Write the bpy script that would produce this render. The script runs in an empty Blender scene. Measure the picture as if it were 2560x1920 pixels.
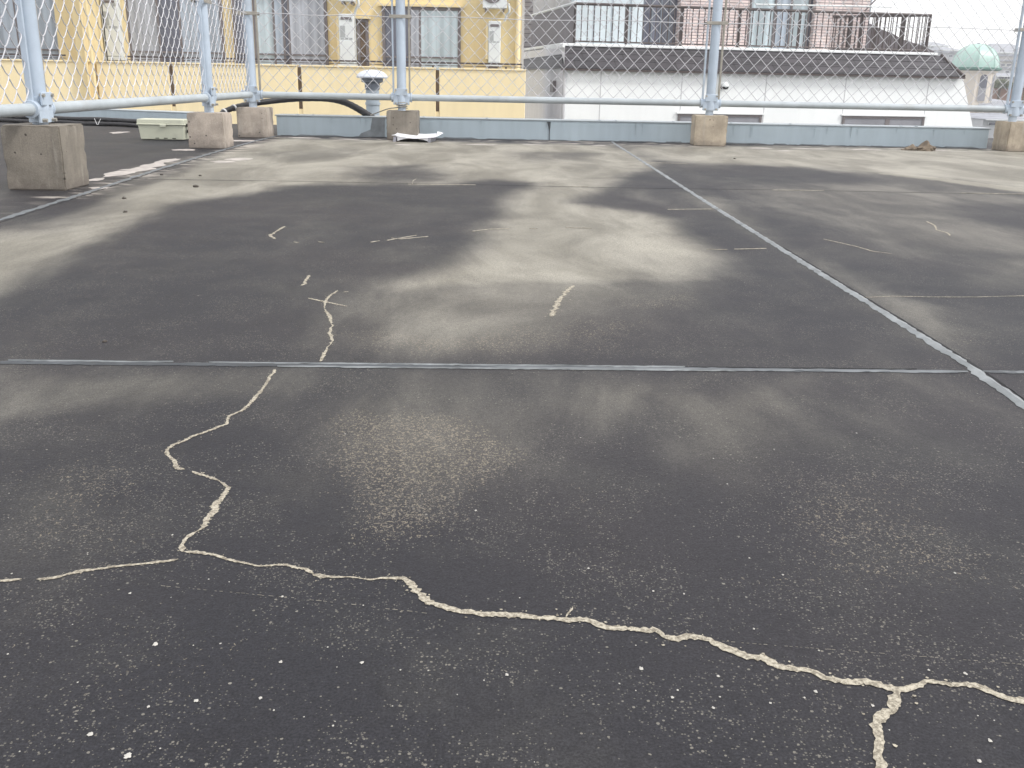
import bpy, bmesh, math, random
from mathutils import Vector, Matrix
R = math.radians
random.seed(7)
scene = bpy.context.scene
col = scene.collection

# ------------------------------------------------------------------ camera
F_PX, PITCH, ROLL, YAW, CAM_H = 2402.3, R(17.621), R(1.1335), R(1.3355), 0.3924

def ray(u, v):
    X, Y = (u-1280)/F_PX, (v-960)/F_PX
    c, s = math.cos(ROLL), math.sin(ROLL)
    x0, y0 = X*c+Y*s, -X*s+Y*c
    up = -y0
    y2 = math.cos(PITCH)+up*math.sin(PITCH)
    z = -math.sin(PITCH)+up*math.cos(PITCH)
    return Vector((x0*math.cos(YAW)+y2*math.sin(YAW), -x0*math.sin(YAW)+y2*math.cos(YAW), z))

CAM = Vector((0, 0, CAM_H))
cd = bpy.data.cameras.new('camera')
cam = bpy.data.objects.new('camera', cd)
col.objects.link(cam)
fw = ray(1280, 960).normalized()
rt = (ray(2280, 960)-ray(1280, 960)).normalized()
up = rt.cross(fw)
cam.matrix_world = Matrix(((rt.x, up.x, -fw.x, 0), (rt.y, up.y, -fw.y, 0), (rt.z, up.z, -fw.z, CAM_H), (0, 0, 0, 1)))
cd.sensor_width = 36
cd.lens = F_PX/2560*36
cd.clip_start = 0.02
cd.clip_end = 6000
scene.camera = cam

# ------------------------------------------------------------------ light
SUN_DIR = Vector((0.95, -0.42, 1.15)).normalized()      # towards the sun
w = bpy.data.worlds.new('World')
scene.world = w
w.use_nodes = True
wn = w.node_tree
bg = wn.nodes['Background']
sky = wn.nodes.new('ShaderNodeTexSky')
sky.sky_type = 'NISHITA'
sky.sun_disc = False
sky.sun_elevation = math.asin(SUN_DIR.z)
sky.sun_rotation = math.atan2(SUN_DIR.x, SUN_DIR.y)
sky.air_density = 1.0
sky.dust_density = 1.5
sky.ozone_density = 1.0
bg.inputs[1].default_value = 0.10
# bright thin overcast veiling the sky
cl = wn.nodes.new('ShaderNodeTexNoise')
cl.inputs['Scale'].default_value = 2.2
cl.inputs['Detail'].default_value = 6
cr_ = wn.nodes.new('ShaderNodeMapRange')
cr_.inputs[1].default_value = 0.3; cr_.inputs[2].default_value = 0.7
cr_.inputs[3].default_value = 0.70; cr_.inputs[4].default_value = 0.95
tc_ = wn.nodes.new('ShaderNodeTexCoord')
mx_ = wn.nodes.new('ShaderNodeMix'); mx_.data_type = 'RGBA'
wn.links.new(tc_.outputs['Generated'], cl.inputs['Vector'])
wn.links.new(cl.outputs['Fac'], cr_.inputs[0])
wn.links.new(cr_.outputs[0], mx_.inputs[0])
wn.links.new(sky.outputs[0], mx_.inputs[6])
mx_.inputs[7].default_value = (9.7, 9.6, 9.7, 1)
wn.links.new(mx_.outputs[2], bg.inputs[0])
sd = bpy.data.lights.new('sun', 'SUN')
sd.energy = 1.4
sd.angle = R(11)
sd.color = (1, 0.975, 0.94)
so = bpy.data.objects.new('sun', sd)
so.rotation_euler = SUN_DIR.to_track_quat('Z', 'Y').to_euler()
so.location = (4, -4, 8)
col.objects.link(so)
vs = scene.view_settings
vs.view_transform = 'Standard'
vs.look = 'None'
vs.gamma = 1
vs.exposure = 0.85

# ------------------------------------------------------------------ pixel -> place
def onz(u, v, z=0.0):
    d = ray(u, v)
    return CAM + d*((z-CAM_H)/d.z)
def ony(u, v, y):
    d = ray(u, v)
    return CAM + d*(y/d.y)
def onp(u, v, p, n):
    d = ray(u, v)
    return CAM + d*((p-CAM).dot(n)/d.dot(n))

# ------------------------------------------------------------------ materials
def newmat(name):
    m = bpy.data.materials.new(name)
    m.use_nodes = True
    return m, m.node_tree, m.node_tree.nodes['Principled BSDF']

class NT:
    """small node graph writer"""
    def __init__(s, nt):
        s.nt = nt
    def n(s, t, **k):
        nd = s.nt.nodes.new(t)
        for a, b in k.items():
            setattr(nd, a, b)
        return nd
    def link(s, a, b):
        s.nt.links.new(a, b)
    def put(s, sock, v):
        if hasattr(v, 'links'):
            s.link(v, sock)
        else:
            sock.default_value = v
    def obj(s, rnd=False):
        t = s.n('ShaderNodeTexCoord').outputs['Object']
        if rnd:
            i = s.n('ShaderNodeObjectInfo')
            a = s.n('ShaderNodeVectorMath', operation='ADD')
            m = s.n('ShaderNodeMath', operation='MULTIPLY')
            s.link(i.outputs['Random'], m.inputs[0]); m.inputs[1].default_value = 37.0
            s.link(t, a.inputs[0]); s.link(m.outputs[0], a.inputs[1])
            return a.outputs[0]
        return t
    def scale(s, v, x, y, z):
        m = s.n('ShaderNodeVectorMath', operation='MULTIPLY')
        s.link(v, m.inputs[0]); m.inputs[1].default_value = (x, y, z)
        return m.outputs[0]
    def noise(s, v, sc, det=4, rough=0.55, dist=0.0):
        k = s.n('ShaderNodeTexNoise')
        s.link(v, k.inputs['Vector'])
        k.inputs['Scale'].default_value = sc
        k.inputs['Detail'].default_value = det
        k.inputs['Roughness'].default_value = rough
        k.inputs['Distortion'].default_value = dist
        return k.outputs['Fac']
    def vor(s, v, sc, feature='F1'):
        k = s.n('ShaderNodeTexVoronoi', feature=feature)
        s.link(v, k.inputs['Vector'])
        k.inputs['Scale'].default_value = sc
        return k
    def math(s, op, a, b=0.0, clamp=False):
        m = s.n('ShaderNodeMath', operation=op)
        m.use_clamp = clamp
        s.put(m.inputs[0], a); s.put(m.inputs[1], b)
        return m.outputs[0]
    def ramp(s, v, a, b, lo=0.0, hi=1.0):
        m = s.n('ShaderNodeMapRange')
        m.interpolation_type = 'SMOOTHSTEP'
        s.link(v, m.inputs[0])
        m.inputs[1].default_value = a; m.inputs[2].default_value = b
        m.inputs[3].default_value = lo; m.inputs[4].default_value = hi
        return m.outputs[0]
    def mix(s, f, a, b, mode='MIX'):
        m = s.n('ShaderNodeMix', data_type='RGBA', blend_type=mode)
        s.put(m.inputs[0], f)
        for i, v in ((6, a), (7, b)):
            if hasattr(v, 'links'):
                s.link(v, m.inputs[i])
            else:
                m.inputs[i].default_value = (*v, 1)
        return m.outputs[2]
    def bump(s, h, strength=0.5, dist=0.01, prev=None):
        b = s.n('ShaderNodeBump')
        b.inputs['Strength'].default_value = strength
        b.inputs['Distance'].default_value = dist
        s.link(h, b.inputs['Height'])
        if prev:
            s.link(prev, b.inputs['Normal'])
        return b.outputs[0]

def simple(name, c, rough=0.6, var=0.12, sc=6.0, bump=0.0, metal=0.0, dirt=None, dirt_amt=0.3, streak=False, spec=None):
    m, nt, p = newmat(name)
    g = NT(nt)
    v = g.obj(True)
    vv = g.scale(v, 4, 4, 0.6) if streak else v
    n = g.noise(vv, sc, 5, 0.6)
    lo = tuple(x*(1-var) for x in c); hi = tuple(min(1, x*(1+var)) for x in c)
    cc = g.mix(g.ramp(n, 0.3, 0.7), lo, hi)
    if dirt:
        n2 = g.noise(vv, sc*0.45+1.3, 7, 0.7)
        cc = g.mix(g.ramp(n2, 0.52, 0.74, 0, dirt_amt), cc, dirt)
    g.link(cc, p.inputs['Base Color'])
    p.inputs['Roughness'].default_value = rough
    p.inputs['Metallic'].default_value = metal
    if spec is not None:
        p.inputs['Specular IOR Level'].default_value = spec
    if bump:
        g.link(g.bump(g.noise(v, sc*12, 4), 0.4, bump), p.inputs['Normal'])
    return m

def mat_roof():
    m, nt, p = newmat('weathered_roof_mortar')
    g = NT(nt)
    v = g.obj()
    at = g.n('ShaderNodeAttribute', attribute_name='stain').outputs['Fac']
    sp = g.n('ShaderNodeAttribute', attribute_name='speck').outputs['Fac']
    wh = g.n('ShaderNodeAttribute', attribute_name='scale_crust').outputs['Fac']
    vv = g.scale(v, 1.25, 0.5, 1)
    n1 = g.noise(vv, 2.8, 8, 0.62, 0.6)
    n2 = g.noise(vv, 12, 6, 0.65, 0.5)
    n3 = g.noise(v, 0.9, 3, 0.5)
    t = g.math('ADD', at, g.math('MULTIPLY', g.math('SUBTRACT', n1, 0.5), 0.62))
    t = g.math('ADD', t, g.math('MULTIPLY', g.math('SUBTRACT', n2, 0.5), 0.26))
    t = g.ramp(t, 0.05, 1.0)
    dark = g.mix(g.ramp(n3, 0.38, 0.62), (0.0200, 0.0200, 0.0240), (0.0300, 0.0275, 0.0300))
    dark = g.mix(g.ramp(g.noise(v, 3.1, 6, 0.65), 0.46, 0.72, 0, 0.8), dark, (0.041, 0.040, 0.039))
    dark = g.mix(g.ramp(g.noise(g.scale(v, 1.3, 1, 1), 7.3, 5, 0.7), 0.5, 0.75, 0, 0.6), dark, (0.0150, 0.0145, 0.0172))
    tan = g.mix(g.ramp(n1, 0.35, 0.65), (0.205, 0.191, 0.155), (0.310, 0.292, 0.245))
    c = g.mix(t, dark, tan)
    # fine grain
    gr = g.noise(v, 520, 3, 0.7)
    c = g.mix(1.0, c, g.mix(g.ramp(gr, 0.3, 0.72), (0.62, 0.62, 0.62), (1.42, 1.42, 1.42)), 'MULTIPLY')
    gr2 = g.noise(v, 130, 4, 0.7)
    c = g.mix(1.0, c, g.mix(g.ramp(gr2, 0.3, 0.7), (0.84, 0.84, 0.84), (1.16, 1.16, 1.16)), 'MULTIPLY')
    # dense worn-through grit, where the mortar skin has rubbed off
    pn = g.noise(v, 6.5, 5, 0.6)
    wear = g.math('ADD', g.math('ADD', sp, 0.10), g.math('MULTIPLY', g.math('SUBTRACT', pn, 0.5), 1.1), True)
    wv = g.noise(g.scale(v, 1, 0.75, 1), 330, 2, 0.5, 1.2)
    worms = g.math('GREATER_THAN', wv, g.ramp(wear, 0.0, 1.0, 0.80, 0.565))
    c = g.mix(g.math('MULTIPLY', worms, 0.6), c, (0.26, 0.225, 0.17))
    # flecks of aggregate of three sizes
    for sc, r0, dens, cc in ((520, 0.48, 0.55, (0.11, 0.103, 0.09)), (300, 0.36, 0.26, (0.155, 0.145, 0.125)), (150, 0.19, 0.09, (0.20, 0.19, 0.165)), (48, 0.065, 0.05, (0.34, 0.32, 0.29))):
        vo = g.vor(v, sc)
        sepc = g.n('ShaderNodeSeparateColor')
        g.link(vo.outputs['Color'], sepc.inputs[0])
        pres = g.math('LESS_THAN', sepc.outputs[0], g.math('MULTIPLY', g.ramp(g.noise(v, 8, 5, 0.65), 0.40, 0.66, 0.05, 1.9), dens))
        rad = g.math('MULTIPLY', g.math('POWER', sepc.outputs[1], 1.5), r0)
        d = g.math('ADD', vo.outputs['Distance'], g.math('MULTIPLY', g.math('SUBTRACT', g.noise(v, sc*3.5, 1), 0.5), 0.18))
        ins = g.math('LESS_THAN', d, rad)
        c = g.mix(g.math('MULTIPLY', ins, pres), c, cc)
    # pale crust by the kerb and left joint
    cn = g.noise(g.scale(v, 0.55, 1.5, 1), 9, 6, 0.65, 0.8)
    cr = g.math('MULTIPLY', wh, g.ramp(cn, 0.50, 0.60), True)
    c = g.mix(g.math('MULTIPLY', cr, 0.75), c, (0.55, 0.50, 0.44))
    g.link(c, p.inputs['Base Color'])
    p.inputs['Roughness'].default_value = 0.62
    p.inputs['Specular IOR Level'].default_value = 0.22
    b = g.bump(g.noise(v, 240, 4, 0.7), 0.35, 0.0018)
    b = g.bump(n2, 0.25, 0.004, b)
    g.link(b, p.inputs['Normal'])
    return m

def mat_block(name, base, moss):
    m, nt, p = newmat(name)
    g = NT(nt)
    v = g.obj(True)
    raw = g.obj()
    n = g.noise(v, 9, 6, 0.65)
    c = g.mix(g.ramp(n, 0.3, 0.7), tuple(x*0.72 for x in base), tuple(x*1.12 for x in base))
    st = g.noise(g.scale(v, 22, 22, 1.6), 1.0, 4, 0.6)
    c = g.mix(g.ramp(st, 0.50, 0.70, 0, 0.35), c, tuple(x*0.55 for x in base))
    c = g.mix(g.ramp(g.noise(g.scale(v, 30, 30, 2.5), 1.0, 3), 0.56, 0.70, 0, 0.3), c, (0.46, 0.43, 0.38))
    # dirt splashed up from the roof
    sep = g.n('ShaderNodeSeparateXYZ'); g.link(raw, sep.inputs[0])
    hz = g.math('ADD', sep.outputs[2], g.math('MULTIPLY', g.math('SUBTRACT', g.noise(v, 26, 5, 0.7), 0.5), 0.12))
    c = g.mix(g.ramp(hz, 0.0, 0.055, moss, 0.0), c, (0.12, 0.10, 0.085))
    vo = g.vor(v, 46)
    sc = g.n('ShaderNodeSeparateColor'); g.link(vo.outputs['Color'], sc.inputs[0])
    d = g.math('ADD', vo.outputs['Distance'], g.math('MULTIPLY', g.math('SUBTRACT', g.noise(v, 140, 2), 0.5), 0.2))
    pit = g.math('MULTIPLY', g.math('LESS_THAN', d, 0.20), g.math('LESS_THAN', sc.outputs[0], 0.10))
    c = g.mix(g.math('MULTIPLY', pit, 0.85), c, (0.05, 0.04, 0.035))
    c = g.mix(1.0, c, g.mix(g.ramp(g.noise(v, 380, 3), 0.3, 0.7), (0.85,)*3, (1.12,)*3), 'MULTIPLY')
    g.link(c, p.inputs['Base Color'])
    p.inputs['Roughness'].default_value = 0.85
    h = g.math('SUBTRACT', g.noise(v, 120, 5, 0.7), g.math('MULTIPLY', pit, 1.5))
    b = g.bump(h, 0.5, 0.003)
    g.link(g.bump(st, 0.4, 0.004, b), p.inputs['Normal'])
    return m

def mat_tiles(name, c1, c2, mortar, bw, bh, offset=0.5, msize=0.012, rough=0.6, plane='XZ', bump=0.01):
    m, nt, p = newmat(name)
    g = NT(nt)
    v = g.obj()
    sep = g.n('ShaderNodeSeparateXYZ'); g.link(v, sep.inputs[0])
    cmb = g.n('ShaderNodeCombineXYZ')
    g.link(sep.outputs[0], cmb.inputs[0]); g.link(sep.outputs[2], cmb.inputs[1])
    b = g.n('ShaderNodeTexBrick', offset=offset)
    g.link(cmb.outputs[0], b.inputs['Vector'])
    b.inputs['Color1'].default_value = (*c1, 1)
    b.inputs['Color2'].default_value = (*c2, 1)
    b.inputs['Mortar'].default_value = (*mortar, 1)
    b.inputs['Scale'].default_value = 1
    b.inputs['Brick Width'].default_value = bw
    b.inputs['Row Height'].default_value = bh
    b.inputs['Mortar Size'].default_value = msize
    n = g.noise(v, 3, 5)
    c = g.mix(1.0, b.outputs['Color'], g.mix(g.ramp(n, 0.3, 0.7), (0.82,)*3, (1.14,)*3), 'MULTIPLY')
    g.link(c, p.inputs['Base Color'])
    p.inputs['Roughness'].default_value = rough
    g.link(g.bump(b.outputs['Fac'], 0.6, -bump), p.inputs['Normal'])
    return m

def mat_crack():
    m, nt, p = newmat('crack_filler')
    g = NT(nt)
    v = g.obj()
    c = g.mix(g.ramp(g.noise(v, 300, 5, 0.75), 0.38, 0.62), (0.18, 0.158, 0.12), (0.46, 0.42, 0.335))
    c = g.mix(g.ramp(g.noise(v, 900, 2, 0.6), 0.42, 0.58), tuple([0.0]*3), c) if False else c
    g.link(c, p.inputs['Base Color'])
    p.inputs['Roughness'].default_value = 0.9
    g.link(g.bump(g.noise(v, 500, 3), 0.8, 0.002), p.inputs['Normal'])
    return m

def mat_glass(name, tint, rough=0.12):
    m, nt, p = newmat(name)
    g = NT(nt)
    v = g.obj()
    n = g.noise(g.scale(v, 9, 9, 0.15), 1.0, 3, 0.5)
    c = g.mix(g.ramp(n, 0.35, 0.65), tuple(x*0.72 for x in tint), tuple(min(1, x*1.2) for x in tint))
    g.link(c, p.inputs['Base Color'])
    p.inputs['Roughness'].default_value = rough
    p.inputs['Coat Weight'].default_value = 0.6
    p.inputs['Coat Roughness'].default_value = 0.03
    return m

M = {}
M['roof'] = mat_roof()
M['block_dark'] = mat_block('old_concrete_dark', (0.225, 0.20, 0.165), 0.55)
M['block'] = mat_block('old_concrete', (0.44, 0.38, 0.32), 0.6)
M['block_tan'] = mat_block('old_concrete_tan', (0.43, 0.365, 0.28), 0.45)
M['crack'] = mat_crack()
M['line'] = simple('dried_lime_trace', (0.25, 0.23, 0.19), 0.9, 0.3, 60)
M['flake'] = simple('pale_crust', (0.40, 0.365, 0.335), 0.85, 0.2, 20, 0.001)
M['chip'] = simple('white_chips', (0.42, 0.405, 0.37), 0.8, 0.1, 40)
M['joint'] = simple('joint_sealant', (0.135, 0.147, 0.155), 0.6, 0.2, 14, 0.002, dirt=(0.10, 0.10, 0.10), dirt_amt=0.6)
M['joint_pale'] = simple('pale_joint_sealant', (0.20, 0.215, 0.22), 0.6, 0.2, 14, 0.002, dirt=(0.10, 0.10, 0.10), dirt_amt=0.6)
M['joint_dark'] = simple('joint_sealant_dark', (0.040, 0.046, 0.052), 0.55, 0.3, 9, 0.002, dirt=(0.22, 0.23, 0.24), dirt_amt=0.5)
M['groove'] = simple('open_groove', (0.018, 0.018, 0.02), 0.9, 0.3, 30)
M['paint'] = simple('pale_blue_post_paint', (0.42, 0.49, 0.57), 0.38, 0.07, 8, 0.0004, dirt=(0.30, 0.29, 0.26), dirt_amt=0.35)
M['rail'] = simple('galvanised_rail_paint', (0.39, 0.43, 0.45), 0.42, 0.10, 7, 0.0005, dirt=(0.29, 0.27, 0.24), dirt_amt=0.45)
M['galv'] = simple('galvanised_steel', (0.34, 0.32, 0.28), 0.45, 0.15, 18, 0.0004, metal=0.35, dirt=(0.24, 0.20, 0.16), dirt_amt=0.4)
M['wire'] = simple('galvanised_wire', (0.50, 0.50, 0.52), 0.5, 0.15, 10, metal=0.1)
M['parapet'] = simple('blue_grey_membrane', (0.41, 0.485, 0.53), 0.6, 0.05, 3, 0.001, dirt=(0.33, 0.385, 0.41), dirt_amt=0.3, streak=True)
M['patch'] = simple('dark_grey_patch', (0.20, 0.22, 0.235), 0.7, 0.2, 12)
M['drip'] = simple('drip_marks', (0.35, 0.41, 0.44), 0.7, 0.1, 12)
M['coping'] = simple('parapet_coping', (0.36, 0.40, 0.42), 0.5, 0.1, 5)
M['yellow'] = simple('yellow_render', (0.76, 0.62, 0.345), 0.85, 0.05, 1.2, 0.003, dirt=(0.64, 0.51, 0.31), dirt_amt=0.35, streak=True)
M['yellow_light'] = simple('cream_render', (0.85, 0.71, 0.43), 0.85, 0.04, 1.2, 0.003, dirt=(0.74, 0.64, 0.44), dirt_amt=0.3, streak=True)
M['brown'] = simple('brown_metal', (0.055, 0.038, 0.035), 0.45, 0.2, 6)
M['slit'] = simple('drain_slit_brown', (0.13, 0.085, 0.05), 0.7, 0.3, 4)
M['frame'] = simple('window_frame_bronze', (0.15, 0.13, 0.13), 0.4, 0.1, 4)
M['curtain'] = mat_glass('curtained_glass', (0.32, 0.37, 0.43))
M['curtain_lilac'] = mat_glass('lilac_curtained_glass', (0.37, 0.39, 0.43))
M['grey_pane'] = simple('grey_frosted_pane', (0.24, 0.24, 0.26), 0.25, 0.08, 2)
M['dark_glass'] = mat_glass('dark_glass', (0.09, 0.095, 0.13))
M['pale_glass'] = mat_glass('pale_blue_shutter', (0.44, 0.52, 0.55), 0.3)
M['heater'] = simple('heater_casing', (0.68, 0.71, 0.70), 0.4, 0.03, 3)
M['label'] = simple('grey_sticker', (0.36, 0.38, 0.38), 0.6, 0.1, 3)
M['white'] = simple('white_wall_panel', (0.84, 0.86, 0.85), 0.6, 0.02, 1.0, 0.001, dirt=(0.76, 0.76, 0.73), dirt_amt=0.4, streak=True)
M['white_grey'] = simple('grey_white_render', (0.50, 0.50, 0.51), 0.8, 0.06, 1.5, 0.002, dirt=(0.38, 0.37, 0.37), dirt_amt=0.5, streak=True)
M['side'] = simple('pale_side_render', (0.74, 0.74, 0.75), 0.8, 0.04, 1.5, 0.002, dirt=(0.6, 0.59, 0.59), dirt_amt=0.4, streak=True)
M['tile'] = mat_tiles('dark_roof_tiles', (0.036, 0.032, 0.037), (0.060, 0.053, 0.060), (0.016, 0.014, 0.016), 0.42, 0.16, 0.5, 0.012, 0.55)
M['brick'] = mat_tiles('pink_brick_tiles', (0.72, 0.60, 0.56), (0.64, 0.53, 0.51), (0.22, 0.18, 0.18), 0.22, 0.062, 0.0, 0.008, 0.7)
M['greybrick'] = mat_tiles('grey_siding', (0.46, 0.43, 0.45), (0.42, 0.40, 0.42), (0.20, 0.18, 0.2), 1.4, 0.11, 0.3, 0.010, 0.7)
M['siding'] = simple('pale_blue_siding', (0.60, 0.67, 0.70), 0.6, 0.06, 2, streak=True)
M['panel'] = simple('brown_balcony_panel', (0.085, 0.068, 0.074), 0.5, 0.2, 3, streak=True)
M['hose'] = simple('black_pipe_wrap', (0.012, 0.011, 0.013), 0.5, 0.25, 14, 0.002, dirt=(0.07, 0.065, 0.06), dirt_amt=0.4)
M['tie'] = simple('white_tie', (0.62, 0.62, 0.62), 0.6)
M['box'] = simple('pale_green_plastic', (0.56, 0.57, 0.45), 0.5, 0.05, 6, 0.0005, dirt=(0.30, 0.30, 0.24), dirt_amt=0.5)
M['board'] = simple('white_board', (0.80, 0.80, 0.83), 0.5, 0.03, 4, dirt=(0.62, 0.62, 0.64), dirt_amt=0.3)
M['board_under'] = simple('grey_board_edge', (0.30, 0.30, 0.34), 0.6)
M['rag'] = simple('dry_brown_scrap', (0.15, 0.118, 0.085), 0.85, 0.45, 14, 0.004, dirt=(0.09, 0.07, 0.05), dirt_amt=0.5)
M['pebble'] = simple('dark_grit', (0.07, 0.06, 0.05), 0.8, 0.3, 30)
M['vent'] = simple('vent_cap_paint', (0.56, 0.60, 0.66), 0.4, 0.04, 6)
M['vent_pipe'] = simple('vent_pipe_paint', (0.33, 0.38, 0.42), 0.45, 0.08, 6, dirt=(0.22, 0.24, 0.26), dirt_amt=0.4)
M['vent_dark'] = simple('vent_louvre', (0.14, 0.16, 0.19), 0.5, 0.1, 6)
M['dome'] = simple('verdigris_copper', (0.36, 0.52, 0.46), 0.38, 0.08, 1.5, 0.002, streak=True)
M['dome_dark'] = simple('dark_green_gutter', (0.06, 0.17, 0.13), 0.5)
M['cream'] = simple('cream_tower_render', (0.62, 0.56, 0.48), 0.8, 0.05, 0.8, 0.003, dirt=(0.50, 0.45, 0.40), dirt_amt=0.4)
M['far_wall'] = simple('pale_house_render', (0.50, 0.51, 0.52), 0.8, 0.08, 0.5)
M['far_wall2'] = simple('beige_house_render', (0.54, 0.51, 0.47), 0.8, 0.08, 0.5)
M['far_roof'] = simple('grey_house_tiles', (0.27, 0.28, 0.31), 0.7, 0.2, 1.2)
M['rust'] = simple('red_brown_panel', (0.21, 0.12, 0.085), 0.7, 0.12, 1.0)
M['leaf'] = simple('dull_foliage', (0.085, 0.10, 0.045), 0.8, 0.5, 2.0)
M['bark'] = simple('bark', (0.10, 0.075, 0.05), 0.9, 0.3, 8)
M['street'] = simple('street_ground', (0.16, 0.16, 0.155), 0.9, 0.25, 0.08)
M['hill'] = simple('hill_ground', (0.12, 0.13, 0.10), 0.9, 0.3, 0.05)
M['black'] = simple('black_plastic', (0.012, 0.012, 0.014), 0.15, 0.1, 8)

# ------------------------------------------------------------------ mesh building
class MB:
    def __init__(s):
        s.v = []; s.f = []
    def add(s, vs_, fs):
        o = len(s.v)
        s.v += [Vector(q) for q in vs_]
        s.f += [tuple(i+o for i in f) for f in fs]
    def box(s, a, b):
        (x0, y0, z0), (x1, y1, z1) = a, b
        s.add([(x0, y0, z0), (x1, y0, z0), (x1, y1, z0), (x0, y1, z0), (x0, y0, z1), (x1, y0, z1), (x1, y1, z1), (x0, y1, z1)],
              [(0, 3, 2, 1), (4, 5, 6, 7), (0, 1, 5, 4), (1, 2, 6, 5), (2, 3, 7, 6), (3, 0, 4, 7)])
        return s
    def hexa(s, q):
        s.add(q, [(0, 3, 2, 1), (4, 5, 6, 7), (0, 1, 5, 4), (1, 2, 6, 5), (2, 3, 7, 6), (3, 0, 4, 7)])
        return s
    def tube(s, path, r, n=12, cap=True):
        path = [Vector(p) for p in path]
        rr = r if isinstance(r, (list, tuple)) else [r]*len(path)
        rings = []
        nrm = None
        for i, p in enumerate(path):
            t = (path[min(i+1, len(path)-1)]-path[max(i-1, 0)]).normalized()
            if nrm is None:
                nrm = t.orthogonal().normalized()
            nrm = (nrm - t*nrm.dot(t)).normalized()
            bn = t.cross(nrm)
            rings.append([p+(nrm*math.cos(2*math.pi*k/n)+bn*math.sin(2*math.pi*k/n))*rr[i] for k in range(n)])
        fs = []
        for i in range(len(path)-1):
            for k in range(n):
                a = i*n+k; b = i*n+(k+1) % n
                fs.append((a, b, b+n, a+n))
        if cap:
            fs.append(tuple(range(n))[::-1])
            fs.append(tuple(range((len(path)-1)*n, len(path)*n)))
        s.add([p for r_ in rings for p in r_], fs)
        return s
    def lathe(s, prof, c=(0, 0, 0), n=24, a0=0.0):
        c = Vector(c)
        vs_ = []; fs = []
        for (r, z) in prof:
            for k in range(n):
                a = a0+2*math.pi*k/n
                vs_.append(c+Vector((r*math.cos(a), r*math.sin(a), z)))
        for i in range(len(prof)-1):
            for k in range(n):
                a = i*n+k; b = i*n+(k+1) % n
                fs.append((a, b, b+n, a+n))
        fs.append(tuple(range(n))[::-1])
        fs.append(tuple(range((len(prof)-1)*n, len(prof)*n)))
        s.add(vs_, fs)
        return s
    def prism(s, poly, ext):
        """poly: list of 3D points in a plane, ext: extrusion vector"""
        n = len(poly); e = Vector(ext)
        poly = [Vector(q) for q in poly]
        fs = [tuple(range(n)), tuple(range(2*n-1, n-1, -1))]
        for i in range(n):
            j = (i+1) % n
            fs.append((i, i+n, j+n, j))
        s.add(poly+[q+e for q in poly], fs)
        return s
    def build(s, name, mat, parent=None, bevel=0.0, smooth=False, origin=None, seg=2):
        me = bpy.data.meshes.new(name)
        o3 = Vector(origin) if origin is not None else Vector((0, 0, 0))
        off = o3 if parent is None else (o3 if o3.length else parent.location)
        if parent is not None and origin is None:
            off = parent.location
        local = False
        q_ = parent
        off_ = Vector((0, 0, 0))
        while q_ is not None:
            local = local or bool(q_.get('_local'))
            off_ += q_.location
            q_ = q_.parent
        if parent is not None:
            off = off_
        if local:
            off = Vector((0, 0, 0))
        me.from_pydata([tuple(q-off) for q in s.v], [], s.f)
        me.update()
        bm = bmesh.new(); bm.from_mesh(me)
        bmesh.ops.recalc_face_normals(bm, faces=bm.faces)
        bm.to_mesh(me); bm.free()
        if smooth:
            for p_ in me.polygons:
                p_.use_smooth = True
            try:
                me.set_sharp_from_angle(angle=R(40))
            except Exception:
                pass
        me.materials.append(mat)
        o = bpy.data.objects.new(name, me)
        col.objects.link(o)
        if parent is not None:
            o.parent = parent
        else:
            o.location = off
        if bevel:
            md = o.modifiers.new('bevel', 'BEVEL')
            md.width = bevel; md.segments = seg; md.limit_method = 'ANGLE'
        return o

def tag(o, label=None, cat=None, group=None, kind=None):
    for k, v in (('label', label), ('category', cat), ('group', group), ('kind', kind)):
        if v:
            o[k] = v
    return o

def empty(name, loc=(0, 0, 0), rz=0.0, local=False):
    o = bpy.data.objects.new(name, None)
    o.location = loc
    o.rotation_euler = (0, 0, rz)
    o.empty_display_size = 0.1
    col.objects.link(o)
    if local:
        o['_local'] = 1
    return o

def copy_tree(o, parent=None):
    c = o.copy()
    col.objects.link(c)
    if parent is not None:
        c.parent = parent
    for ch in list(o.children):
        copy_tree(ch, c)
    return c

# ------------------------------------------------------------------ roof floor with stain masks
D, XL, X0, BAY, RH = 6.4816, -1.5554, -0.5971, 2.0, 0.2641
PP, PH = 6.69, 0.1337
Y0, Y1 = 3.4405, 5.4805
XD, XLJ, YJ, YT = 0.7077, -1.3741, 1.3107, 3.7541
S = 2560/2212.0
def g2(pts):      # outline of a stain, read off the photograph at 2212 px width, laid on the roof
    return [(lambda p: (p.x, p.y))(onz(x*S, y*S)) for x, y in pts]

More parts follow.
